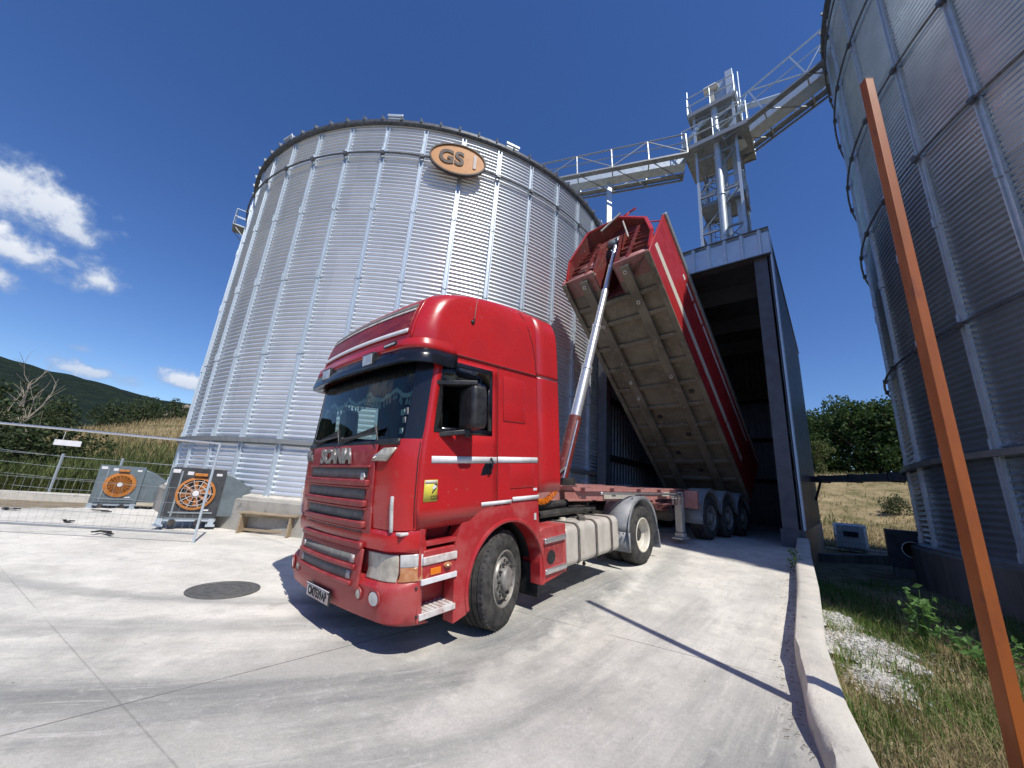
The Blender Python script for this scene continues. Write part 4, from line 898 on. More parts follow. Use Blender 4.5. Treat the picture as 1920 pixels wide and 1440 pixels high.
patch('white_roof_stripe',ub,[3.155,3.18,3.205],.026,M['white'],tr,thick=.005); patch('dark_roof_stripe',ub,[3.475,3.50,3.53],.024,M['mesh'],tr,thick=.005); patch('pale_roof_stripe',ub,[3.44,3.455,3.47],.022,M['white_dirty'],tr,thick=.004)
patch('roof_crease',lin(1.16,1.22,2),lin(3.09,3.80,16),.010,M['red'],tr,thick=.01); patch('roof_crease',lin(-1.22,-1.16,2),lin(3.09,3.80,16),.010,M['red'],tr,thick=.01)
mb=MB(); p=Vector((.62,1.24,3.42)); mb.sphere(p,.028,8,5); mb.tube(p,p+Vector((.0,.03,.03)),.012,6); mb.tube(p+Vector((0,.03,.03)),p+Vector((-.20,-.1,.62)),.004,5); mb.build('aerial',M['black'],tr)
mb=MB(); mb.grid([[(x,y,3.90+.045*math.cos(y)) for y in lin(-.99,.99,5)] for x in(-.57,-1.07)]); mb.build('roof_deflector',M['red'],tr,solid=.03)
# warning sticker on the door
pts=[(1.06,1.43),(1.205-.01,1.43),(1.205-.01,1.65),(1.06,1.65)]
sk=patch('warning_sticker',[sx(1.055),sx(1.10),1.94],[1.43,1.53,1.635],.0165,M['yellow'],tr,thick=.0015)
patch('sticker_band',[sx(1.062),sx(1.10),1.95],[1.60,1.63],.0185,M['signpale'],sk,thick=.001); 
def sd(poly,nm,mt):
    mb=MB(); mb.add([pt(US(x,z),z,.0195) for x,z in poly],[tuple(range(len(poly)))]); mb.build(nm,M[mt],sk)
sd([(1.10,1.595),(1.06,1.595),(1.06,1.565),(1.08,1.58)],'sticker_picture','dark'); sd([(1.115,1.575),(1.09,1.59),(1.065,1.58),(1.07,1.565),(1.10,1.545),(1.118,1.55)],'sticker_picture','white'); sd([(1.12,1.50),(1.12,1.525),(1.07,1.565),(1.075,1.55)],'sticker_picture','dark')
TS=lambda x,z:Matrix.Translation((x,1.2710,z))@Matrix.Rotation(PI,4,'Z')@Matrix.Rotation(PI/2,4,'X')
textmesh('sticker_text','ATTENTION',.022,M['dark'],sk,TS(1.088,1.478),.0006,0,.85); textmesh('sticker_text','ANGLES MORTS',.022,M['dark'],sk,TS(1.088,1.452),.0006,0,.62)
mb=MB(); mb.bx(-.54,-.47,1.252,1.254,1.455,1.485); mb.build('small_plate',M['white'],tr)
mb=MB(); mb.bx(-.50,-.46,1.264,1.272,1.10,1.18); mb.build('side_lamp',M['lensclear'],tr)
# ---------------- wheels
def tyre_mesh(Rr,w):
    p=[(.292,-.03),(.30,-.008),(.335,.008),(.40,.016),(.455,.008),(Rr-.035,-.012),(Rr-.012,-.03),(Rr-.004,-.045)]
    n=4; t0,t1=-.05,-w+.05
    for k in range(n):
        y=lerp(t0,t1,(k+.5)/n+0.0); p+=[(Rr,y+.010),(Rr-.014,y+.007),(Rr-.014,y-.007),(Rr,y-.010)]
    p+=[(Rr-.004,-w+.045),(Rr-.012,-w+.03),(Rr-.035,-w+.012),(.455,-w-.008),(.40,-w-.016),(.30,-w+.008),(.292,-w+.03)]
    mb=MB(); mb.lathe(p,64,'y')
    # shoulder lugs
    for k in range(56):
        a=2*PI*k/56; MM=Matrix.Rotation(a,4,'Y')
        mb.bx(-.012,.012,-.062,-.026,Rr-.02,Rr-.002,MM); mb.bx(-.012,.012,-w+.026,-w+.062,Rr-.02,Rr-.002,MM)
    return mb
def wheel_rim(kind):
    mb=MB()
    if kind=='steer': mb.lathe([(.30,-.03),(.302,-.002),(.288,.004),(.278,-.02),(.268,-.075),(.235,-.085),(.222,-.03),(.205,-.008),(.135,-.006),(.128,.03),(.11,.05),(.02,.056),(0,.056)],40,'y')
    elif kind=='drive': mb.lathe([(.30,-.03),(.302,-.002),(.288,.004),(.272,-.015),(.262,-.10),(.25,-.115),(.24,-.17),(.20,-.20),(.125,-.205),(.12,-.215)],40,'y')
    else: mb.lathe([(.30,-.03),(.302,-.002),(.288,.004),(.272,-.02),(.262,-.09),(.22,-.11),(.19,-.085),(.13,-.08),(.125,.02),(.10,.035),(0,.04)],40,'y')
    return mb
def wheel(parent,x,y,z,s,kind,rimmat,Rr=.52,w=.33,steer=0,nuts=True):
    W_=wheel_rim(kind).build('wheel',M[rimmat],parent,ang=30); W_.location=(x,y,z); W_.rotation_euler=(0,0,steer+(PI if s<0 else 0))
    if kind=='drive':
        mb=MB(); mb.lathe([(.124,-.21),(.118,-.10),(.095,-.085),(.06,-.08),(0,-.08)],24,'y'); mb.build('hub',M['grey_dark'],W_)
    t=tyre_mesh(Rr,w).build('tyre',M['rubber'],W_,ang=40)
    if nuts:
        mb=MB(); yy={'steer':-.006,'drive':-.204,'trail':-.08}[kind]; rr=.168
        for k in range(10):
            a=2*PI*k/10; mb.lathe([(.016,0),(.016,.03),(.010,.036),(0,.036)],6,'y',(rr*math.cos(a),yy,rr*math.sin(a)))
        if kind=='steer':
            for k in range(10):
                a=2*PI*(k+.5)/10; mb.lathe([(.02,.0),(.02,.002),(0,.002)],10,'y',(.19*math.cos(a),-.006,.19*math.sin(a)))
        mb.build('wheel_nuts',M['grey_dark'],W_)
    return W_
wheel(tr,0,1.20,.505,1,'steer','hub',.52,.37,R(18)); wheel(tr,0,-1.20,.505,-1,'steer','hub',.52,.37,R(18))
for s in(1,-1):
    wheel(tr,-3.7,s*1.25,.505,s,'drive','rim_cream',.51,.30)
    wheel(tr,-3.7,s*.89,.505,s,'drive','rim_cream',.51,.30,nuts=False)
# tank, battery deck, chassis
mb=MB(); prof=[]
for cx,cz,a0 in((1.235-.10,.93-.10,0),(.62+.06,.93-.06,PI/2),(.62+.06,.38+.06,PI),(1.235-.10,.38+.10,1.5*PI)):
    r_=.10 if cx>1 else .06
    for k in range(6): t=a0+k/5*PI/2; prof.append((cx+r_*math.cos(t),cz+r_*math.sin(t)))
mb.prism(prof,'x',-2.76,-1.215); tk=mb.build('fuel_tank',M['tank'],tr,bevel=.02,seg=3)
for x in(-1.52,-2.02,-2.50):
    mb=MB(); pr=[(x,(y-.93)*1.02+.93+.004,(z-.655)*1.025+.655) for y,z in prof]
    mb.grid([[(p[0]+d,p[1],p[2]) for p in pr+[pr[0]]] for d in(-.022,.022)]); mb.build('tank_strap',M['strap'],tk,solid=-.008)
    mb=MB(); mb.tube((x,1.0,.37),(x,1.0,.27),.018,6); mb.sphere((x,1.0,.27),.03,8,5); mb.build('strap_bolt',M['grey_dark'],tk)
mb=MB(); mb.beam((-2.10,.90,.955),(-1.86,1.10,.955),.10,.07); mb.build('strap_buckle',M['strap'],tk,bevel=.012)
mb=MB(); mb.lathe([(0,.0),(.055,.0),(.055,.03),(.0,.035)],16,'z',(-1.75,.80,.93)); mb.build('fuel_cap',M['rim_cream'],tk)
mb=MB()
for s in(-1,1): mb.bx(-4.6,1.2,s*.40-.04,s*.40+.04,.72,1.0)
mb.bx(-4.6,-4.5,-.44,.44,.72,1.0); mb.bx(-.8,.8,-.9,.9,.42,.55); mb.bx(-3.85,-3.55,-.9,.9,.42,.62)
mb.tube((0,-.9,.5),(0,.9,.5),.07,10); mb.tube((-3.7,-.9,.5),(-3.7,.9,.5),.12,10); mb.bx(-1.15,-.1,-.7,.7,.55,1.35)
mb.build('chassis_frame',M['grey_dark'],tr)
mb=MB(); mb.bx(-2.7,-1.1,-.55,.75,1.0,1.06); mb.tube((-1.3,.5,1.12),(-2.3,.5,1.12),.07,10); mb.bx(-1.75,-1.35,.1,.42,1.06,1.2); mb.tube((-1.15,.78,1.05),(-2.75,.78,1.02),.05,8); mb.build('deck_plate',M['grey_dark'],tr)
mb=MB(); mb.lathe([(.0,1.17),(.42,1.17),(.47,1.12),(.45,1.06),(0,1.05)],28,'z',(-3.25,0,0)); mb.build('fifth_wheel',M['grey_dark'],tr)
for k,(y,mt) in enumerate(((.62,'orange'),(.40,'amber'),(.15,'black'))):
    mb=MB(); n=90; pts=[]
    for i in range(n):
        t=i/n; pts.append((-1.12-.75*t+.0,y+.045*math.cos(i*1.15),1.34-.16*math.sin(PI*t)+.045*math.sin(i*1.15)+.05*t))
    mb.path(pts,.011,5); mb.build('coiled_air_line',M[mt],tr)
for s in(-1,1):
    mb=MB(); rows_=[]
    for y in(s*.72,s*1.27): rows_.append([(-3.7+.64*math.cos(t),y,.53+.66*math.sin(t)) for t in lin(R(8),R(172),18)]+[(-3.7-.66+1.31*0,y,.40)][:0])
    mb.grid(rows_); 
    mb.grid([[(-3.06,y,.62),(-3.05,y,.30)] for y in(s*.72,s*1.27)])
    mb.grid([[(-3.7+rr*math.cos(t),s*1.268,.53+rr*math.sin(t)) for t in lin(R(4),R(176),18)] for rr in(.60,.665)])
    mb.grid([[(-3.10,s*1.268,z),(-3.045,s*1.268,z)] for z in(.30,.62)])
    mg=mb.build('rear_mudguard',M['guard'],tr,solid=.012)
    mb=MB()
    for t in lin(R(70),R(150),5): mb.sphere((-3.7+.655*math.cos(t),s*1.18,.53+.672*math.sin(t)),.014,6,4)
    for y in (1.0,1.1,1.18): mb.sphere((-3.04,s*y,.60),.014,6,4)
    mb.build('mudguard_bolts',M['grey_dark'],mg)
    mb=MB(); mb.beam((-4.36,s*1.26,.52),(-4.42,s*1.26,.18),.02,.04); mb.bx(-4.40,-4.385,min(s*.75,s*1.25),max(s*.75,s*1.25),.18,.60); mb.build('rear_mud_flap',M['guard'],mg)
# ------------------------------------------------------------------ tipping semi-trailer
kp=TM@Vector((-3.2,0,1.2)); tmp=pose(kp,R(223.5),R(-2.2)); TRM=tmp@Matrix.Translation((0,0,-1.2))
tl=thing('tipper_trailer','red tipper trailer with its dusty body raised high into the shed','trailer',M=TRM)
inv=TRM.inverted()
def ground_local(x,y):
    w_=TRM@Vector((x,y,.3)); return (inv@Vector((w_.x,w_.y,G(w_.x,w_.y)))).z
mb=MB()
for s in(-1,1):
    y=s*.48
    mb.bx(-7.5,1.55,y-.07,y+.07,1.34,1.37); mb.bx(-7.5,1.55,y-.012,y+.012,1.12,1.34); mb.bx(-7.5,1.55,y-.07,y+.07,1.10,1.13)
    mb.bx(-7.5,-2.9,y-.012,y+.012,.88,1.12); mb.bx(-7.5,-2.9,y-.07,y+.07,.86,.89); mb.prism([(-2.9,.86),(-2.4,1.1),(-2.3,1.13),(-2.9,1.13)],'y',y-.07,y+.07)
for x in (1.4,.7,-.5,-1.3,-2.2,-3.2,-4.2,-5.2,-6.2,-7.3): mb.bx(x-.05,x+.05,-.48,.48,1.14,1.32)
mb.bx(1.25,1.6,-.55,.55,1.08,1.40); mb.bx(-1.2,1.2,-.42,.42,1.10,1.13)
mb.build('chassis_frame',M['pink'],tl,bevel=.004)
mb=MB()
for s in(-1,1):
    mb.bx(-2.9,1.2,s*1.02-.02,s*1.02+.02,1.36,1.385); 
    for x in(.9,0,-1,-1.9,-2.6): mb.bx(x-.07,x+.07,min(s*.5,s*1.04),max(s*.5,s*1.04),1.30,1.375)
    mb.prism([(1.2,1.36),(.95,1.17),(-.25,1.12),(-2.6,1.17),(-2.6,1.36)],'y',s*.93-.012,s*.93+.012)
mb.build('side_rail',M['pink'],tl)
for s in(-1,1):
    mb=MB(); mb.tube((.55,s*1.08,1.27),(-2.75,s*1.08,1.27),.022,8); mb.sphere((.55,s*1.08,1.27),.03,8,5); mb.build('side_bar',M['silver'],tl)
    mb=MB(); mb.bx(-.8,.3,s*.97-.01,s*.97+.01,1.17,1.24); mb.bx(-2.3,-1.95,s*1.0-.01,s*1.0+.01,1.22,1.31); mb.build('side_plate',M['tank'],tl)
    mb=MB(); mb.bx(-3.09,-2.93,s*.92-.08,s*.92+.08,.42,1.32); mb.bx(-3.06,-2.96,s*.92-.05,s*.92+.05,.33,.6); lg_=mb.build('landing_leg',M['tank'],tl,bevel=.01)
    mb=MB(); mb.bx(-3.2,-2.8,s*.92-.12,s*.92+.12,.27,.31); mb.bx(-3.10,-2.92,s*.92-.1,s*.92+.1,.31,.40); mb.build('leg_foot',M['tank'],lg_,bevel=.008)
    mb=MB(); mb.beam((-3.0,s*.90,1.15),(-2.3,s*.7,.92),.05,.03); mb.build('leg_brace',M['pink'],lg_)
    for x in(-2.35,-2.55,-2.75):
        mb=MB(); mb.lathe([(.03,-.02),(.045,-.02),(.045,.02),(.03,.02),(.03,-.02)],12,'y',(x,s*1.06,1.20)); mb.bx(x-.02,x+.02,s*1.06-.01,s*1.06+.01,1.05,1.18)
        mb.build('coupling_bracket',M['silver'],tl)
mb=MB(); mb.bx(-3.2,-2.2,-.9,.9,1.02,1.05)
mb.build('spray_plate',M['pink'],tl)
mb=MB(); mb.tube((-3.4,-.5,.75),(-3.4,.5,.75),.16,14); mb.sphere((-3.4,.5,.75),.16,14,8); mb.build('air_tank',M['strap'],tl)
for x in(-4.1,-5.41,-6.72):
    zc=ground_local(x,1.1)+.51
    mb=MB(); mb.tube((x,-1.0,zc),(x,1.0,zc),.07,10)
    for s in(-1,1): mb.beam((x,s*.48,zc),(x+.5,s*.48,.95),.1,.08); mb.tube((x-.3,s*.48,zc-.05),(x-.3,s*.48,.9),.12,10)
    mb.build('axle',M['grey_dark'],tl)
    for s in(-1,1):
        wheel(tl,x,s*1.25,zc,s,'trail','hub',.51,.37,nuts=s>0)
        mb=MB(); rows_=[[(x+.62*math.cos(t),y,zc+.06+.64*math.sin(t)) for t in lin(R(12),R(168),16)] for y in(s*.80,s*1.27)]
        mb.grid(rows_); mb.grid([[(x+r_*math.cos(t),s*1.268,zc+.06+r_*math.sin(t)) for t in lin(R(4),R(176),16)] for r_ in(.56,.65)])
        if x>-4.5: mb.grid([[(x+.61,y,zc+.20),(x+.63,y,zc-.12)] for y in(s*.80,s*1.27)])
        mb.build('mudguard',M['guard'],tl,solid=.012)
mb=MB(); mb.bx(-3.35,-3.25,.95,1.25,.95,1.35); mb.bx(-3.9,-3.3,1.20,1.23,.98,1.04); mb.build('guard_bracket',M['pink'],tl)
# body, tilted about its rear hinge
TA=R(42.2); BMx=Matrix.Translation((-7.5,0,1.15))@Matrix.Rotation(-TA,4,'Y')
LB=8.4
mb=MB(); mb.bx(0,7.6,-1.27,1.27,0,.04); mb.bx(7.6,LB,-1.27,-.28,0,.04); mb.bx(7.6,LB,.28,1.27,0,.04)
body=mb.build('tipping_body',M['under'],tl); body.matrix_local=BMx
def bpart(mb,name,mat,**k):
    o=mb.build(name,M[mat],body,**k); return o
for s in(-1,1):
    mb=MB(); mb.prism([(0,-.05),(LB,-.05),(LB+.03,.05),(LB+.33,1.72),(-.25,1.72)],'y',min(s*1.235,s*1.285),max(s*1.235,s*1.285)); bpart(mb,'side_wall','tred',bevel=.008)
    mb=MB(); mb.bx(0,LB,min(s*1.16,s*1.292),max(s*1.16,s*1.292),-.09,-.04); bpart(mb,'floor_edge_rail','under',bevel=.01)
    mb=MB(); mb.bx(-.25,LB+.34,min(s*1.20,s*1.33),max(s*1.20,s*1.33),1.72,1.86); bpart(mb,'top_rail','galvdull' if s>0 else 'tred',bevel=.015)
    mb=MB(); yy=sorted((s*1.286,s*1.290))
    mb.bx(2.75,LB-.02,*yy,.38,.58)
    for a,b in((1.98,2.68),(1.55,1.92),(1.2,1.48)): mb.bx(a,b,*yy,.40,.58)
    bpart(mb,'lower_white_stripe','cream')
    mb=MB()
    for a,b in((6.95,7.10),(6.30,6.82),(5.55,6.20)): mb.bx(a,b,*yy,1.40,1.50)
    mb.bx(1.1,5.45,*yy,1.41,1.51); bpart(mb,'upper_white_stripe','white')
    mb=MB()
    for x in (1.0,2.6,4.2,5.8,7.4): mb.bx(x-.02,x+.02,min(s*1.286,s*1.30),max(s*1.286,s*1.30),1.60,1.72)
    for x in (8.1,7.5): mb.sphere((x,s*1.287,1.0),.02,8,5)
    bpart(mb,'side_fitting','tred')
    mb=MB(); mb.bx(.1,LB-.1,s*.60-.11,s*.60+.11,-.12,-.002); mb.bx(.1,LB-.1,s*.60-.12,s*.60+.12,-.135,-.118); bpart(mb,'long_beam','under',bevel=.01)
    mb=MB()
    for x in ((8.15,7.3,4.95) if s>0 else (8.15,6.9,4.95,4.35)): mb.lathe([(.03,0),(.05,0),(.05,-.05),(.03,-.05),(.026,-.01)],14,'z',(x,s*.60,-.135))
    bpart(mb,'beam_boss','tank')
for i,x in enumerate([.15,.9,1.65,2.4,3.15,3.9,4.65,5.4,6.15,6.9,7.5]):
    mb=MB()
    if x<7.6: mb.prism([(-1.16,-.002),(-1.16,-.06),(-.78,-.10),(.78,-.10),(1.16,-.06),(1.16,-.002)],'x',x-.06,x+.06)
    else: mb.bx(x-.06,x+.06,-1.16,-.30,-.08,-.002); mb.bx(x-.06,x+.06,.30,1.16,-.08,-.002)
    bpart(mb,'cross_member','under',bevel=.012)
mb=MB()
for x,y in((2.0,-.25),(2.75,.3),(3.5,-.3),(1.25,.2),(4.3,.9)): mb.bx(x-.05,x+.05,y-.06,y+.06,-.05,-.002)
bpart(mb,'underside_bracket','grey_dark')
# headboard: leans forward over the ram
HP=lambda y,z:(8.33+.24*max(0,z-.2),y,z)
hb=[(-1.22,.2),(-1.22,.78),(-.82,1.62),(0,2.20),(.80,1.79),(1.20,.80),(1.22,.2)]; rx=[8.42,8.78,9.15,9.10,8.84,8.66,8.42]
mb=MB()
for pl in ([(-1.22,.2),(-1.22,.78),(-.82,1.62),(-.28,1.995),(-.28,.2)],[(.28,.2),(.28,2.056),(.80,1.79),(1.20,.80),(1.22,.2)],[(-.28,1.42),(-.28,1.995),(0,2.20),(.28,2.056),(.28,1.42)]):
    n=len(pl); mb.add([HP(y,z) for y,z in pl]+[(HP(y,z)[0]-.05,y,z) for y,z in pl],[tuple(range(n)),tuple(range(2*n-1,n-1,-1))]+[(i,(i+1)%n,(i+1)%n+n,i+n) for i in range(n)])
mb.bx(7.58,8.30,-.30,-.27,.0,1.45); mb.bx(7.58,8.30,.27,.30,.0,1.45); mb.bx(7.55,7.60,-.30,.30,.0,1.45); mb.bx(7.58,8.30,-.30,.30,1.42,1.46)
hbo=bpart(mb,'headboard','tred_shade')
mb=MB(); mb.grid([[HP(y,z) for y,z in hb],[(x,y*1.0,z) for x,(y,z) in zip(rx,hb)]]); mb.build('headboard_cowl',M['tred_shade'],hbo,solid=.03,smooth=False)  # cowl takes the shade-darkened red too
mb=MB(); rim=[Vector((x,y,z)) for x,(y,z) in zip(rx,hb)]
for p_,q_ in zip(rim,rim[1:]): mb.beam(p_,q_,.05,.09)
mb.build('headboard_rim',M['tred'],hbo) ; 
mb=MB()
for z in(.55,.72,1.0,1.16,1.32,1.5):
    w_=1.18 if z<.8 else lerp(1.15,.85,(z-.8)/.8)
    for sg_ in (-1,1): mb.beam(Vector(HP(sg_*w_,z))+Vector((.025,0,0)),Vector(HP(sg_*.3,z))+Vector((.025,0,0)),.06,.05)
for y in(-.62,.62): mb.beam(Vector(HP(y,.2))+Vector((.04,0,0)),Vector(HP(y,1.65))+Vector((.04,0,0)),.08,.09)
mb.build('headboard_rib',M['tred_shade'],hbo)
mb=MB()
for ya_,yb_ in((-1.24,-.30),(.30,1.24)): mb.bx(7.9,8.42,ya_,yb_,0,.09); mb.prism([(8.42,.05),(8.30,.22),(8.0,.22),(8.0,.02)],'y',ya_,yb_)
bpart(mb,'front_lip','pink',bevel=.01)  # paler pink puts sunlight into the lip's colour
for s in(-1,1):
    mb=MB(); mb.prism([(8.30,.05),(8.42,.1),(8.80,1.1),(8.75,1.45),(8.30,1.5)],'y',min(s*.30,s*.34),max(s*.30,s*.34)); bpart(mb,'ram_gusset','tred_shade')
    mb=MB(); mb.add([(8.40,s*.36,.02),(8.40,s*1.1,.04),(8.36,s*1.1,.5),(8.36,s*.36,.62)],[(0,1,2,3)]); mb.build('sunlit_pink_gusset',M['pink'],body,solid=.02)  # pink plate coloured as if the sun lit it
mb=MB(); q=[Vector(HP(-.95,.42))+Vector((.05,0,0)),Vector(HP(-.35,.42))+Vector((.05,0,0)),Vector(HP(-.35,.75))+Vector((.05,0,0)),Vector(HP(-.95,.75))+Vector((.05,0,0))]; mb.add(q,[(0,1,2,3)]); mb.build('patched_plate',M['pink'],hbo,solid=.01)
mb=MB(); q=[Vector(HP(y,z))+Vector((.03,0,0)) for y,z in((-.35,1.36),(.02,1.36),(.02,1.66),(-.35,1.66))]; mb.add(q,[(0,1,2,3)]); mb.build('worn_decal',M['galvdull'],hbo,solid=.004)
mb=MB()
mb.tube(Vector((9.0,.18,1.85)),Vector((8.75,.62,.75)),.022,8); mb.tube(Vector((9.05,-.4,1.6)),Vector((9.2,.1,2.1)),.03,8); mb.build('tarp_crank_rod',M['tank'],body)
mb=MB(); arc=lambda y0,y1,h,x:[(x,lerp(y0,y1,t),1.85+ (.25*(1-abs(2*t-1)) if 0 else 0)+h*math.sin(PI*t)**.7) for t in lin(0,1,14)]
mb.path([(8.85,-1.15,1.45),(8.9,-1.0,1.75),(8.95,-.75,2.1),(9.0,-.3,2.42),(9.05,.15,2.62),(9.08,.32,2.66),(9.05,.28,2.6)],.028,6)
mb.tube((9.05,.12,2.58),(9.0,.1,2.1),.03,8); mb.path([(8.9,.15,2.1),(8.75,.4,2.3),(8.6,.5,2.15)],.022,6); mb.path([(8.75,.62,1.85),(8.6,.75,2.25),(8.5,.95,2.35),(8.5,1.15,2.15),(8.5,1.22,1.86)],.022,6)
for x in (7.0,5.4,3.8): mb.path([(x,-1.2,1.86),(x,-.8,2.05),(x,0,2.15),(x,.8,2.05),(x,1.2,1.86)],.022,6)
bpart(mb,'tarp_hoop','tred')
mb=MB(); mb.prism([(-.25,1.6),(-.25,-.0),(-.19,0),(-.19,1.6)],'y',-1.2,1.2); bpart(mb,'tailgate','tred')
# telescopic ram
pb=Vector((.35,0,1.36)); ptop=Vector((-7.5,0,1.15))+Vector((8.62*math.cos(TA)-1.33*math.sin(TA),0,8.62*math.sin(TA)+1.33*math.cos(TA)))
P=lambda t: pb.lerp(ptop,t)
mb=MB(); mb.tube(P(-.02),P(.215),.135,24); ram=mb.build('ram_cylinder',M['tred_shade'],tl,ang=30)
for a,b,r_ in((.21,.40,.113),(.40,.575,.098),(.575,.74,.083),(.74,.87,.068),(.87,.985,.054)):
    mb=MB(); mb.tube(P(a),P(b),r_,24); mb.tube(P(b-.012),P(b),r_*1.12,24); mb.build('ram_stage',M['chrome'],ram,ang=30)
mb=MB(); mb.tube(P(.985)+Vector((0,-.22,0)),P(.985)+Vector((0,.22,0)),.06,14); mb.bx(pb.x-.2,pb.x+.2,-.24,-.16,1.2,1.5); mb.bx(pb.x-.2,pb.x+.2,.16,.24,1.2,1.5); mb.build('ram_pivot',M['grey_dark'],ram)
mb=MB(); mb.tube(P(.02)+Vector((.10,.14,0)),P(.2)+Vector((.06,.13,0)),.018,6); mb.path([P(.05)+Vector((.1,.12,0)),Vector((.9,.3,1.5)),Vector((1.3,.45,1.42)),Vector((1.5,.4,1.3))],.02,6); mb.build('ram_hose',M['silver'],ram)
for k in range(3):
    mb=MB(); y=.25-.22*k; mb.path([(1.6,y,1.33),(1.75,y+.06,1.42),(1.95,y+.15,1.36),(2.05,y+.2,1.2)],.016,6); mb.build('suzi_hose',M['tank' if k==1 else 'black'],tl)
# ------------------------------------------------------------------ kerb wall, post
mb=MB(); L_=[]; 
pk=[Vector((x,y,z)) for x,y,z in KERB]
dense=[]
for a,b in zip(pk,pk[1:]):
    for t in (0,.2,.4,.6,.8): dense.append(a.lerp(b,t))
dense.append(pk[-1])
rows_=[]
for i,p in enumerate(dense):
    d=(dense[min(i+1,len(dense)-1)]-dense[max(i-1,0)]); d.z=0; d.normalize(); nrm=Vector((-d.y,d.x,0)) # right side when walking towards camera is -nrm
    wob=.012*noise.noise(p*2.2); chip=max(0,noise.noise(p*3.1+Vector((4,0,0))))*.07*sstep(4.6,2.8,p.y)
    wd=.225
    Lf=p; Rt=p+nrm*wd
    rows_.append([(Lf.x-.01,Lf.y,-.35),(Lf.x-.004+wob,Lf.y,p.z-.05-chip*1.6),Lf+nrm*(.012+chip*.8)+Vector((0,0,wob*.4-.012)),Lf+nrm*(.05+chip*1.3)+Vector((0,0,wob)),Rt+Vector((0,0,wob)),Rt+nrm*.012+Vector((0,0,-.012)),Rt+nrm*.02+Vector((0,0,-.5-p.z))])
mb.grid(rows_); mb.add(rows_[0],[tuple(range(7))]); mb.add(rows_[-1],[tuple(range(7))[::-1]])
tag(mb.build('kerb_wall',M['kerbc'],ang=50),'low pale concrete kerb wall edging the ramp, chipped at its near end','wall')
po=thing('steel_post','tall orange painted square steel post standing in the grass','post',(2.98,2.52,.0),R(-6))
mb=MB(); mb.add([(x*(.041 if z<1 else .033),y*(.041 if z<1 else .033),z) for z in(-.15,5.41) for x,y in((-1,-1),(1,-1),(1,1),(-1,1))],[(0,3,2,1),(4,5,6,7),(0,1,5,4),(1,2,6,5),(2,3,7,6),(3,0,4,7)]); mb.build('post_tube',M['polepaint'],po,bevel=.004)
mb=MB(); mb.bx(-.0335,.0335,-.0335,.0335,5.41,5.416); mb.build('post_cap',M['polepaint'],po)
# ------------------------------------------------------------------ left side: fence, blowers, bench
def Gz(x,y): return G(x,y)
A_=Vector((-5.72,7.74,0)); B_=Vector((-9.75,7.0,0)); A_.z=G(A_.x,A_.y); B_.z=G(B_.x,B_.y)
fp=thing('temporary_fence','galvanised temporary fence panel with a small white sign, standing on the yard','fence',A_)
v=(B_-A_); u_=v.normalized(); Ln=v.length; H_=1.86
Z=Vector((0,0,1))
mb=MB(); mb.tube((0,0,0),Z*H_,.022,8); mb.build('end_tube',M['galv2'],fp); mb=MB(); mb.tube(v,v+Z*H_,.022,8); mb.build('end_tube',M['galv2'],fp)
mb=MB(); mb.tube(Z*(H_-.01),v+Z*(H_-.01),.021,8); mb.build('top_tube',M['silver'],fp); mb=MB(); mb.tube(Z*.16,v+Z*.16,.018,8); mb.build('bottom_tube',M['galvdull'],fp)
mb=MB(); n=int(Ln/.125)
for i in range(1,n): mb.tube(v*(i/n)+Z*.16,v*(i/n)+Z*(H_-.9),.0022,4,caps=False)
for z in(.42,.68,.95,1.36): mb.tube(Z*z,v+Z*z,.003,4,caps=False)
mb.build('wire_mesh',M['galvdull'],fp)
mb=MB(); p=v*.665+Z*1.60; mb.beam(p,p-v*.105,.006,.10); mb.tube(p-v*.03+Z*.05,p-v*.03+Z*.22,.004,4); fs=mb.build('fence_sign',M['white'],fp)
# permanent wire fence
pa=[Vector((-22.5,18.0,0)),Vector((-15.6,13.9,0)),Vector((-14.6,15.0,0)),Vector((-9,18.5,0))]
wf=thing('wire_fence','low wire fence on thin steel posts along the grassy bank','fence',(0,0,0))
fps=[(-19.5,11.6),(-15.0,13.35),(-13.55,13.95),(-10.9,15.1)]; tops=[]
for x,y in fps:
    mb=MB(); z0=T(x,y); mb.beam((x,y,z0-.2),(x,y,z0+1.45),.05,.05); mb.build('post',M['galv2'],wf); tops.append(Vector((x,y,z0)))
mb=MB()
for h in(.3,.65,1.0,1.35):
    for a,b in zip(tops,tops[1:]): mb.tube(a+Z*h,b+Z*h,.004,4)
mb.build('wire',M['galv2'],wf)
lw=MB(); P0=Vector((-18.2,11.2,0)); P1=Vector((-9.0,15.0,0)); lw.beam(P0+Z*.15,P1+Z*.15,.5,.55); tag(lw.build('low_wall',M['kerbc'],bevel=.02),'long low pale concrete wall along the foot of the grassy bank','wall')
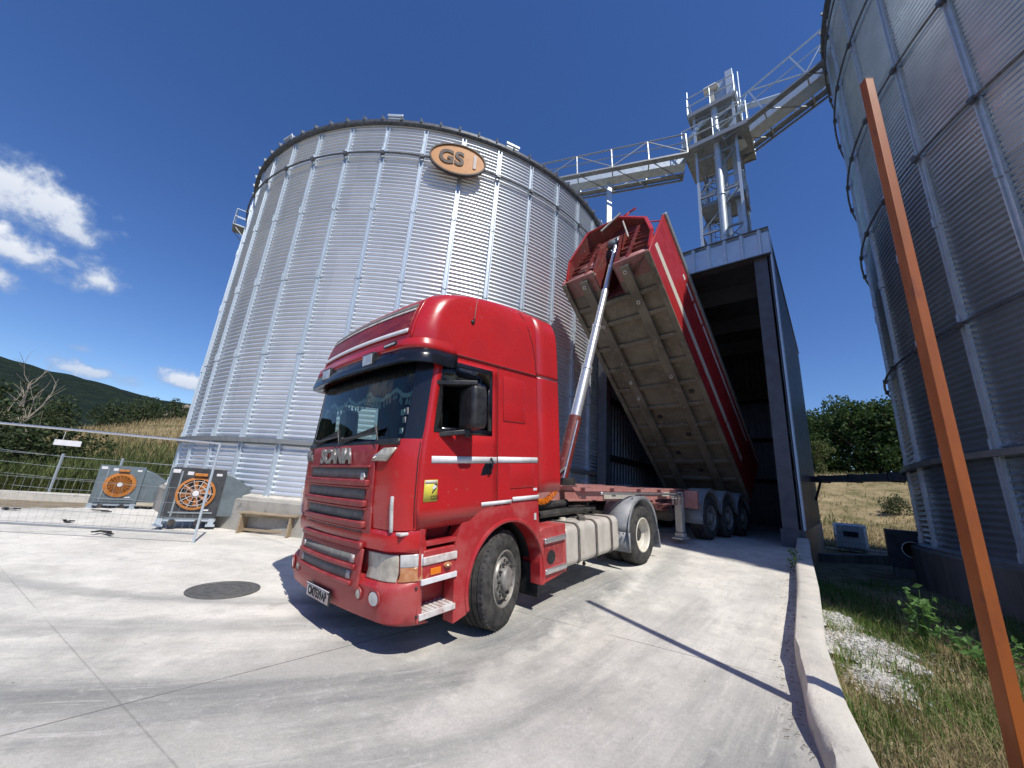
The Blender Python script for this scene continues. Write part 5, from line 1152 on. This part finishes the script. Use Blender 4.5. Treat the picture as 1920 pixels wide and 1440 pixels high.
# aeration blowers
def blower(label,loc,rz,sc_,face,side,guard):
    b=thing('aeration_blower',label,'blower',loc,rz,'aeration blowers beside the pale silo'); b.scale=(sc_,)*3
    # local: front face looks to -y, duct leads to +x
    mb=MB(); mb.bx(-.50,.42,-.0,.62,.16,1.16); hs=mb.build('housing',M[side],b,bevel=.01)
    mb=MB(); mb.bx(-.46,.44,-.012,-.002,.18,1.17); mb.build('front_plate',M[face],hs)
    mb=MB(); mb.prism([(.42,.20),(1.75,.20),(1.75,.34),(.62,1.02),(.42,1.10)],'y',.05,.58); mb.build('duct',M['blower'],b,bevel=.008)
    mb=MB(); mb.lathe([(.285 if guard else .25,-.02),(.33,-.02),(.33,-.05),(.285 if guard else .25,-.06),(.285 if guard else .25,-.02)],32,'y',(.0,0,.66)); g=mb.build('guard_ring',M['fanorange'],b)
    mb=MB(); 
    for k in range(3 if guard else 7): mb.path([((.08+.17*k/(2 if guard else 6))*math.cos(t),-.055,.66+(.08+.17*k/(2 if guard else 6))*math.sin(t)) for t in lin(0,2*PI,29)[:-1]],.006,4,closed=True)
    for k in range(10 if guard else 18): a=2*PI*k/(10 if guard else 18); mb.tube((.07*math.cos(a),-.055,.66+.07*math.sin(a)),(.30*math.cos(a),-.055,.66+.30*math.sin(a)),.007,4)
    mb.build('guard_wires',M['white_dirty'] if guard else M['fanorange'],g)
    mb=MB(); mb.lathe([(0,-.075),(.055,-.07),(.06,-.05)],16,'y',(.0,0,.66)); mb.build('hub_cap',M['white'],g)
    mb=MB(); mb.lathe([(0,-.014),(.27,-.014)],28,'y',(.0,0,.66)); mb.build('dark_fan_disc',M['dark'],hs)  # dark disc on the plate paints the unlit inside of the fan
    if guard:
        mb=MB()
        for k in range(8):
            a=2*PI*k/8+.2; ca,sa=math.cos(a),math.sin(a); mb.add([(.05*ca-.02*sa,-.02,.66+.05*sa+.02*ca),(.25*ca-.05*sa,-.02,.66+.25*sa+.05*ca),(.25*ca+.05*sa,-.035,.66+.25*sa-.05*ca),(.05*ca+.02*sa,-.035,.66+.05*sa-.02*ca)],[(0,1,2,3)])
        mb.build('fan_blade',M['fanorange'],hs)
    mb=MB(); mb.bx(-.10,.12,-.10,-.01,1.01,1.07); mb.build('handle_bracket',M['fanorange'],b,bevel=.01)
    mb=MB()
    for x,z,w_,h_ in((-.40,1.09,.12,.07),(-.17,1.06,.10,.07),(.32,1.06,.10,.05),(.22,.33,.13,.03)):
        mb=MB(); mb.bx(x-w_/2,x+w_/2,-.018,-.013,z-h_/2,z+h_/2); mb.build('label_plate',M['white'],hs)
    mb=MB(); mb.bx(-.36,.36,-.03,-.012,.26,.29); mb.bx(-.32,-.29,-.04,-.012,.2,1.1); mb.build('stiffening_angle',M['blower_pale'],hs)
    mb=MB()
    for x in(-.46,.38):
        for y in(.04,.56): mb.bx(x-.05,x+.05,y-.05,y+.05,.0,.16); mb.bx(x-.08,x+.08,y-.07,y+.05,.0,.04)
    mb.bx(-.5,.45,.02,.06,.10,.16); mb.build('stand',M['galv2'],b)
    for x in(-.26,.16):
        mb=MB(); mb.lathe([(0,-.03),(.055,-.03),(.07,-.015),(.07,.015),(.055,.03),(0,.03)],16,'y',(x,.02,.07)); mb.build('castor',M['rubber'],b)
    return b
x,y=-6.85,8.95; blower('dark fronted blower with an orange wire guard, nearer to the bench',(x,y,G(x,y)+.06),R(37),1.06,'fandark','blower',True)
x,y=-11.25,11.75; blower('blue grey blower with a solid orange fan ring, farther left',(x,y,T(x,y)+.02),R(40),1.05,'blower','blower',False)
# bench
bx,by=-5.25,9.2; bn=thing('bench','rough wooden bench of three planks beside the pale silo','bench',(bx,by,G(bx,by)),R(-2))
mb=MB(); mb.bx(-.62,.70,-.17,.17,.42,.455); mb.build('seat',M['wood'],bn,bevel=.004)
for x,s in((-.56,-1),(.56,1)):
    mb=MB(); mb.prism([(-.17,.0),(.17,.0),(.15,.42),(-.15,.42)],'x',x-.02,x+.02); mb.build('leg',M['wood'],bn,bevel=.004)
mb=MB(); mb.bx(-.54,.54,-.012,.012,.05,.10); mb.bx(-.54,.54,-.10,-.075,.36,.42); mb.build('stretcher',M['wood'],bn)
# white frame leaning by the bench
lf=thing('white_frame','thin white tubular frame leaning against the silo base behind the bench','frame',(-4.15,9.35,G(-4.15,9.35)))
mb=MB(); mb.tube((-.12,.1,0),(.18,.75,1.5),.02,8); mb.tube((.28,.1,0),(.58,.75,1.5),.02,8)
for t in(.15,.5,.95): mb.tube((lerp(-.12,.18,t),lerp(.1,.75,t),1.5*t),(lerp(.28,.58,t),lerp(.1,.75,t),1.5*t),.016,6)
mb.build('frame_tube',M['white'],lf)
# block wall stub behind bench
o=MB(); o.bx(-.9,.9,-.2,.2,-.1,.5); 
for i in range(3): o.bx(-.9+.6*i+.01,-.9+.6*i+.59,-.21,-.199,.02,.24); o.bx(-.9+.6*i+.01,-.9+.6*i+.59,-.21,-.199,.26,.49)
ow=o.build('block_wall',M['concrete'],bevel=.006); ow.location=(-4.75,10.15,G(-4.75,10.15)); ow.rotation_euler=(0,0,R(8)); tag(ow,'short grey concrete block wall behind the wooden bench','wall')
# manhole
x,y=-3.40,5.33; mb=MB(); mb.lathe([(0,.006),(.34,.006),(.345,.0),(.365,.0),(.37,.007),(.39,.007),(.395,-.02)],48,'z')
for r_ in(.1,.2,.3): mb.lathe([(r_-.008,.006),(r_-.008,.010),(r_+.008,.010),(r_+.008,.006)],40,'z')
mh_=mb.build('manhole_cover',M['manhole']); mh_.location=(x,y,G(x,y)+.006); tag(mh_,'round dark iron manhole cover set in the concrete in front of the truck','manhole cover')
# scraps
def scrap(label,x,y,s,seed,flat=.5):
    rnd=random.Random(seed); mb=MB()
    for k in range(5):
        c_=Vector((rnd.uniform(-s,s),rnd.uniform(-s*.3,s*.3),rnd.uniform(.01,.04)))
        a=rnd.uniform(0,PI); mb.beam(c_-Vector((math.cos(a),math.sin(a)*.4,-.1*flat))*s*.5,c_+Vector((math.cos(a),math.sin(a)*.4,.1*flat))*s*.5,.05,.02)
    o=mb.build('scrap',M['scrap']); o.location=(x,y,(G(x,y) if math.hypot(x,y)<15 else T(x,y))+.01); tag(o,label,'scrap','dark scraps lying on the yard')
scrap('crumpled black scrap lying just behind the bottom of the fence panel',-7.35,7.75,.22,1,.8)
scrap('flat dark strip lying on the dirt left of the blue grey blower',-10.1,10.2,.2,2,.1)
scrap('small dark scrap lying between the fence panel and the far dirt strip',-9.0,8.55,.11,3)
scrap('dark sliver lying on the dirt at the far left',-11.2,9.35,.14,4,.1)
# ------------------------------------------------------------------ right side objects
p=Vector((16.0,18.3,0)); p.z=.05
ib=thing('ibc_tank','cloudy square plastic liquid tank in a wire cage, far side of the grass','tank',p,R(-38))
mb=MB(); mb.bx(-.5,.5,-.5,.5,.16,1.12); mb.build('bottle',M['ibc'],ib,bevel=.06)
mb=MB()
for z in(.18,.40,.62,.85,1.08,1.15):
    for a,b in(((-.54,-.54),(.54,-.54)),((.54,-.54),(.54,.54)),((.54,.54),(-.54,.54)),((-.54,.54),(-.54,-.54))): mb.tube((a[0],a[1],z),(b[0],b[1],z),.012,4)
for t in lin(-.54,.54,6):
    for q in((t,-.54),(t,.54),(-.54,t),(.54,t)): mb.tube((q[0],q[1],.14),(q[0],q[1],1.15),.012,4)
mb.build('cage',M['galv2'],ib)
mb=MB(); mb.bx(-.25,.25,-.56,-.55,.62,.84); mb.build('panel',M['navy'],ib)
mb=MB(); mb.bx(-.55,.55,-.55,.55,.10,.14)
for x in(-.45,0,.45): mb.bx(x-.06,x+.06,-.55,.55,0,.10)
mb.build('pallet',M['galvdull'],ib)
p=Vector((11.0,10.75,.42)); nb=thing('blower_box','dark navy steel box with a round inlet at the foot of the shaded silo','blower',p,R(-42))
mb=MB(); a=.46; rr=.19; n=32; ring=[(rr*math.cos(2*PI*i/n),-.4,.45+rr*math.sin(2*PI*i/n)) for i in range(n+1)]; 
def sqp(t): 
    c_,s_=math.cos(t),math.sin(t); k=a/max(abs(c_),abs(s_)); return (k*c_,-.4,.45+k*s_)
mb.grid([ring,[sqp(2*PI*i/n) for i in range(n+1)]]); mb.grid([ring,[(x,.1,z) for x,y,z in ring]]); mb.bx(-a,a,-.399,.4,-.01,.91) if 0 else None
mb.add([(-a,-.4,-.01),(a,-.4,-.01),(a,.4,-.01),(-a,.4,-.01),(-a,-.4,.91),(a,-.4,.91),(a,.4,.91),(-a,.4,.91)],[(0,1,2,3),(4,7,6,5),(1,5,6,2),(3,7,4,0),(2,6,7,3)]); mb.build('box_housing',M['navy'],nb)
mb=MB(); mb.lathe([(rr-.005,-.41),(rr+.012,-.41),(rr+.012,-.39),(rr-.005,-.39)],32,'y',(0,0,.45)); mb.build('inlet_ring',M['galv2'],nb)
mb=MB(); mb.bx(a,1.3,-.2,.3,.25,.85); mb.build('outlet_duct',M['navy'],nb)
mb=MB(); mb.bx(-.4,.4,-.35,.35,-.45,-.01); mb.build('plinth',M['stained'],nb)
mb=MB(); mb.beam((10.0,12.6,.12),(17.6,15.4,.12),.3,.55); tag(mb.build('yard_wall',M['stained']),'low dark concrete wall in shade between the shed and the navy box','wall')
mb=MB(); mb.bx(-2.4,2.4,-.1,.1,0,.12); o=mb.build('pale_slab_edge',M['white_dirty']); o.location=(17.8,17.2,.05); o.rotation_euler=(0,0,R(-40)); tag(o,'bright sunlit concrete slab edge right of the caged tank','slab')
# ------------------------------------------------------------------ vegetation
def leaf(mb,c,size,rnd,up=.3):
    n=Vector((rnd.gauss(0,1),rnd.gauss(0,1),rnd.gauss(0,1)+up)).normalized(); t=n.orthogonal().normalized(); t=Matrix.Rotation(rnd.uniform(0,6.28),3,n)@t; b=n.cross(t)
    l=size*rnd.uniform(.7,1.3); w_=l*rnd.uniform(.45,.7)
    mb.add([c-t*l*.5,c+b*w_*.5+n*l*.08,c+t*l*.5,c-b*w_*.5+n*l*.08],[(0,1,2,3)])
def make_tree(name,label,group,h,cr,seed,nleaf,lsize,leafm,low=.25,nb=9,mat='bark'):
    rnd=random.Random(seed); t=thing(name,label,'tree' if h>2.2 else 'bush',(0,0,0),0,group)
    mb=MB(); tip=Vector((rnd.uniform(-.3,.3),rnd.uniform(-.3,.3),h*.75)); trk=[Vector((0,0,-.3)),Vector((.05,0,h*.25)),tip*.66+Vector((.1,.05,0)),tip]
    mb.path(trk,[h*.030,h*.024,h*.015,h*.006],8); blobs=[]
    for i in range(nb):
        z=h*rnd.uniform(low,.92); a=rnd.uniform(0,6.28)+i*2.4; rad=cr*rnd.uniform(.35,1.0)*math.sin(PI*min(.97,max(.18,(z/h-low*.6)/(1.05-low*.6))))**.6
        e=Vector((rad*math.cos(a),rad*math.sin(a),z)); s_=Vector((0,0,max(.2,z-rad*.7)))*.9
        mb.path([s_,s_.lerp(e,.5)+Vector((0,0,.1*h*.3)),e],[h*.010,h*.006,h*.002],5,caps=False)
        blobs.append((e,cr*rnd.uniform(.26,.46)))
    blobs.append((Vector((tip.x,tip.y,h*.86)),cr*.36)); blobs.append((Vector((0,0,h*.6)),cr*.45))
    tk_=mb.build('trunk',M[mat],t)
    mb=MB(); tot_=sum(b[1]**2 for b in blobs)
    for c_,r_ in blobs:
        for k in range(int(nleaf*r_*r_/tot_)):
            d=Vector((rnd.gauss(0,1),rnd.gauss(0,1),rnd.gauss(0,.8))).normalized()*r_*rnd.uniform(.55,1.08)**.6
            q=c_+d
            if noise.noise(q*1.3/max(.4,cr*.25)+Vector((seed,0,0)))<-.22: continue
            if q.z<.08: q.z=abs(q.z)+.1
            leaf(mb,q,lsize,rnd)
    mb.build('crown',M[leafm],t,smooth=False); return t
def place(o,x,y,rz,s=1,z=None): o.location=(x,y,(T(x,y) if z is None else z)-.05); o.rotation_euler=(0,0,rz); o.scale=(s,s,s)
def P_(az,r): return r*math.sin(R(az)),r*math.cos(R(az))
protoA=make_tree('broadleaf_tree','x','trees on the bank behind the caged tank',8.6,3.6,3,5200,.36,'leaf',.12,15)
protoB=make_tree('broadleaf_tree','x','trees on the bank behind the caged tank',7.4,3.2,8,4600,.34,'leaf',.10,14)
spots=[(37.6,66,8.6,0,'tree just right of the shed wall, farthest left of the row'),(39.6,63,8.0,1,'tree second from the shed wall in the row'),(41.2,66,9.4,0,'tree with a high crown above the caged tank'),(42.9,62,9.4,1,'dense tree in the middle of the row'),(44.2,66,10.0,0,'tallest tree of the row, near the shaded silo'),(45.6,62,9.2,1,'tree at the edge of the shaded silo'),(47.2,65,9.5,0,'tree half hidden by the shaded silo'),(40.6,74,9.5,1,'tree behind the gap over the caged tank'),(43.6,75,10.5,0,'tree behind the middle of the row'),(46.4,76,10.5,1,'rearmost tree next to the shaded silo')]
for i,(az_,r_,hh,k,lb) in enumerate(spots):
    pr=(protoA,protoB)[k]; first=(i==0 or i==1); o=pr if first else dup(pr)
    x,y=P_(az_,r_); place(o,x,y,i*1.9,hh/(8.6 if k==0 else 7.4)); o['label']='dark leafy '+lb
sb_=make_tree('small_tree','light green young tree in front of the dark trees by the shed wall',None,3.6,1.5,21,2200,.22,'reed',.1,9); x,y=P_(39.7,56); place(sb_,x,y,0)
bush=make_tree('shrub','x','dark shrubs on the left bank',2.6,1.9,31,2600,.20,'leafdark',.08,12)
bspots=[(-59,27,1.25,'dark shrub farthest left beyond the fence'),(-56,24.5,.95,'dark shrub behind the white fence sign'),(-53.6,26,1.05,'bushy dark shrub left of the bare tree'),(-51.2,25,.85,'round dark shrub below the bare tree'),(-49.4,28,.85,'dark shrub right of the bare tree'),(-45.5,44,.8,'pale green shrub at the top of the golden bank'),(-43.6,54,1.15,'green shrub on the skyline left of the stone ruin'),(-56.5,34,1.4,'tall dark shrub rising behind the left fence'),(-53.0,38,1.4,'tall dark shrub behind the bare tree'),(-49.8,46,1.15,'dark shrub between the bare tree and the hill'),(-41.6,50,.9,'dark shrub just left of the stone ruin'),(45.3,38,.5,'small dark shrub on the dry bank beside the shaded silo')]
for i,(az_,r_,s_,lb) in enumerate(bspots):
    o=bush if i==0 else dup(bush); x,y=P_(az_,r_); place(o,x,y,i*2.1,s_); o['label']=lb
# bare tree
bt=thing('bare_tree','bleached leafless tree with upright branches on the left bank','tree',(0,0,0)); x,y=P_(-51.0,29); place(bt,x,y,0)
mb=MB(); rnd=random.Random(5)
def grow(p,d,l,r_,lev):
    pts=[p]; 
    for k in range(4): d=(d+Vector((rnd.gauss(0,.14),rnd.gauss(0,.14),rnd.gauss(.03,.08)))).normalized(); p=p+d*l/4; pts.append(p)
    mb.path(pts,r_,5,r2=r_*.45)
    if lev>0:
        for k in range(3 if lev>1 else 4):
            q=pts[rnd.randint(1,4)]; a=rnd.uniform(0,6.28); grow(q,(d+Vector((math.cos(a)*.7,math.sin(a)*.7,rnd.uniform(-.1,.4)))).normalized(),l*rnd.uniform(.5,.75),r_*.5,lev-1)
for a,t_ in((0,.25),(2.2,.45),(4.1,.55)): grow(Vector((0,0,-.1)),Vector((math.cos(a)*t_,math.sin(a)*t_,1)).normalized(),2.6,.075,3)
mb.build('branches',M['deadwood'],bt)
# stone ruin
ru=MB(); rnd=random.Random(9)
for k in range(46):
    x=rnd.uniform(-1.6,1.6); h=1.3*(1-abs(x)/1.9); z=rnd.uniform(0,1)*h; s_=rnd.uniform(.12,.26); ru.bx(-s_,s_,-s_,s_,-s_*.7,s_*.7,Matrix.Translation((x,rnd.uniform(-.35,.35),z))@Matrix.Rotation(rnd.uniform(0,3),4,'Z')@Matrix.Rotation(rnd.uniform(-.4,.4),4,'X'))
ruo=ru.build('stone_ruin',M['stone'],smooth=False,bevel=.03); x,y=P_(-40.4,52); ruo.location=(x,y,T(x,y)); ruo.scale=(1.5,1.5,1.5); tag(ruo,'heap of rubble stones from a ruined wall on the golden bank','ruin')
# grass
def blades(name,mat,pts,h0,h1,w_,seed,lean=.5,seg=2):
    rnd=random.Random(seed); vs=[];fs=[]
    for (x,y,z,sc_) in pts:
        h=rnd.uniform(h0,h1)*sc_; a=rnd.uniform(0,6.283); l=h*rnd.uniform(.15,lean); dx,dy=math.cos(a),math.sin(a); wx,wy=-dy*w_*.5,dx*w_*.5; o=len(vs)
        vs+= [(x-wx,y-wy,z-.02),(x+wx,y+wy,z-.02),(x+dx*l*.35-wx*.8,y+dy*l*.35-wy*.8,z+h*.55),(x+dx*l*.35+wx*.8,y+dy*l*.35+wy*.8,z+h*.55),(x+dx*l,y+dy*l,z+h*(1-.25*l/h))]
        fs+=[(o,o+1,o+3,o+2),(o+2,o+3,o+4)]
    me=bpy.data.meshes.new(name); me.from_pydata(vs,[],fs); me.materials.append(mat); o=bpy.data.objects.new(name,me); COL.objects.link(o); tag(o,kind='stuff'); return o
rnd=random.Random(77)
def nv(x,y,s,o): return noise.noise(Vector((x*s,y*s,o)))
def rightpts(n,x0,x1,y0,y1,f):
    out=[]
    for _ in range(n):
        y=rnd.uniform(y0,y1); x=rnd.uniform(max(x0,kx(y)+.34),x1)
        if math.hypot(x-17.4,y-3.76)<9.5: continue
        k=f(x,y)
        if rnd.random()<k: out.append((x,y,T(x,y),.55+.6*rnd.random()))
    return out
gp=lambda x,y:(sstep(-.25,.3,nv(x,y,.9,1))*.9+.12)*(1 if math.hypot(x,y)>3.6 else .5)*(1-.8*sstep(7.0,8.2,x+.2*y-1.2))
sp_=lambda x,y:(sstep(.25,-.25,nv(x,y,.9,1))*.8+.28)*(1 if math.hypot(x,y)<6.2 else .4)
blades('green_grass',M['grass'],rightpts(60000,1.5,8.5,.6,9.2,gp),.06,.24,.008,1,.9)
blades('dry_grass',M['straw'],rightpts(52000,1.5,7.5,.4,7.5,sp_),.06,.26,.006,2,1.3)
def bankpts(n,a0,a1,r0,r1,f):
    out=[]
    for _ in range(n):
        a=rnd.uniform(a0,a1); r_=r0+(r1-r0)*rnd.random()**1.5; x,y=P_(a,r_); k=f(x,y,a,r_)
        if rnd.random()<k: out.append((x,y,T(x,y),.6+.8*rnd.random()))
    return out
blades('tall_green_grass',M['reed'],bankpts(30000,-62,-36,20.6,34,lambda x,y,a,r_:(sstep(-.2,.3,nv(x,y,.25,3))*.8+.25)*sstep(36,26,r_)),.35,.95,.035,3,.6)
blades('golden_bank_grass',M['straw'],bankpts(30000,-62,-36,21,62,lambda x,y,a,r_:(sstep(.25,-.2,nv(x,y,.25,3))*.7+.2)*sstep(21,34,r_)+.12),.25,.6,.04,4,.7)
blades('right_bank_grass',M['straw'],bankpts(22000,37,47.5,26,64,lambda x,y,a,r_:sstep(-.2,.35,nv(x,y,.14,6))*.8+.06),.10,.32,.045,5,1.0)
blades('right_bank_weeds',M['reed'],bankpts(6000,37,47.5,27,62,lambda x,y,a,r_:sstep(.1,.4,nv(x,y,.2,8))*.7),.2,.55,.05,6,.8)
# white gravel spills
for i,(x,y,rx,ry,lb) in enumerate(((5.05,6.25,.55,.28,'small spill of white gravel next to the kerb wall, the farthest one'),(4.45,5.15,.75,.5,'largest spill of white gravel beside the kerb wall'),(3.85,4.35,.42,.25,'nearest spill of white gravel beside the kerb wall'))):
    rr_=random.Random(40+i); mb=MB(); n=20
    rows_=[[(0,0,.06)]*(n+1)]
    for k in range(1,6):
        f=k/5; rows_.append([(rx*f*math.cos(2*PI*j/n)*(1+.18*math.sin(j*1.9+i)),ry*f*math.sin(2*PI*j/n)*(1+.18*math.sin(j*1.9+i)),.06*(1-f*f)+.02*rr_.random()-.015) for j in range(n)]); rows_[-1].append(rows_[-1][0])
    mb.grid(rows_)
    for k in range(1500):
        a=rr_.uniform(0,6.28); f=abs(rr_.gauss(0,.55)); px,py=rx*f*math.cos(a),ry*f*math.sin(a); s_=rr_.uniform(.005,.013)*(2 if rr_.random()<.06 else 1)
        mb.bx(-s_,s_,-s_,s_,-s_*.7,s_*.7,Matrix.Translation((px,py,.06*max(0,1-f*f)+s_*.4))@Matrix.Rotation(rr_.uniform(0,3),4,'Z')@Matrix.Rotation(rr_.uniform(-.6,.6),4,'X'))
    o=mb.build('gravel_pile',M['gravel'],smooth=False); o.location=(x,y,T(x,y)+.02); o.rotation_euler=(0,0,R(52)); tag(o,lb,'gravel','white gravel spills')
# broadleaf weeds
def weed(label,x,y,h,n,seed,spread,ls=.085):
    rr_=random.Random(seed); t=thing('weed_plant',label,'plant',(x,y,T(x,y)),0,'leafy weeds by the kerb'); mb=MB(); lf_=MB()
    for k in range(n):
        a=rr_.uniform(0,6.28); hh=h*rr_.uniform(.55,1.0); e=Vector((spread*math.cos(a)*rr_.uniform(.2,1),spread*math.sin(a)*rr_.uniform(.2,1),hh)); m_=e*.5+Vector((0,0,.05*h))
        mb.path([(0,0,-.02),m_,e],.006,5,r2=.003)
        for j in range(9):
            t_=rr_.uniform(.3,1.05); p_=Vector((0,0,0)).lerp(e,t_)+Vector((rr_.gauss(0,.05),rr_.gauss(0,.05),rr_.gauss(0,.03)))
            leaf(lf_,p_,ls,rr_,1.2)
    mb.build('stem',M['leafbright'],t); lf_.build('foliage',M['leafbright'],t,smooth=False); return t
weed('tallest leafy sapling with round bright leaves in the grass',5.38,5.3,.74,9,1,.2,.10)
weed('spreading bright leafy weed just right of the sapling',5.45,4.75,.42,15,2,.5,.09)
weed('thin upright weed growing close to the kerb wall',5.15,7.0,.55,5,3,.16,.07)
weed('small leafy weed near the foot of the shaded silo',5.95,4.4,.42,5,4,.2,.09)
weed('low leafy weed behind the orange post',4.9,3.7,.35,9,5,.3,.08)
# dry litter along the kerb
mb=MB(); rr_=random.Random(3)
for k in range(420):
    y=rr_.uniform(1.6,7.5); x=kx(y)-abs(rr_.gauss(0,.09))-.03; a=rr_.uniform(0,3.14); l=rr_.uniform(.008,.035)
    p=Vector((x,y,G(x,y)+.008+rr_.uniform(0,.02))); d=Vector((math.cos(a),math.sin(a),rr_.uniform(-.1,.15)))*l; mb.tube(p-d*.5,p+d*.5,.0018,4)
tag(mb.build('straw_litter',M['bark']),kind='stuff')
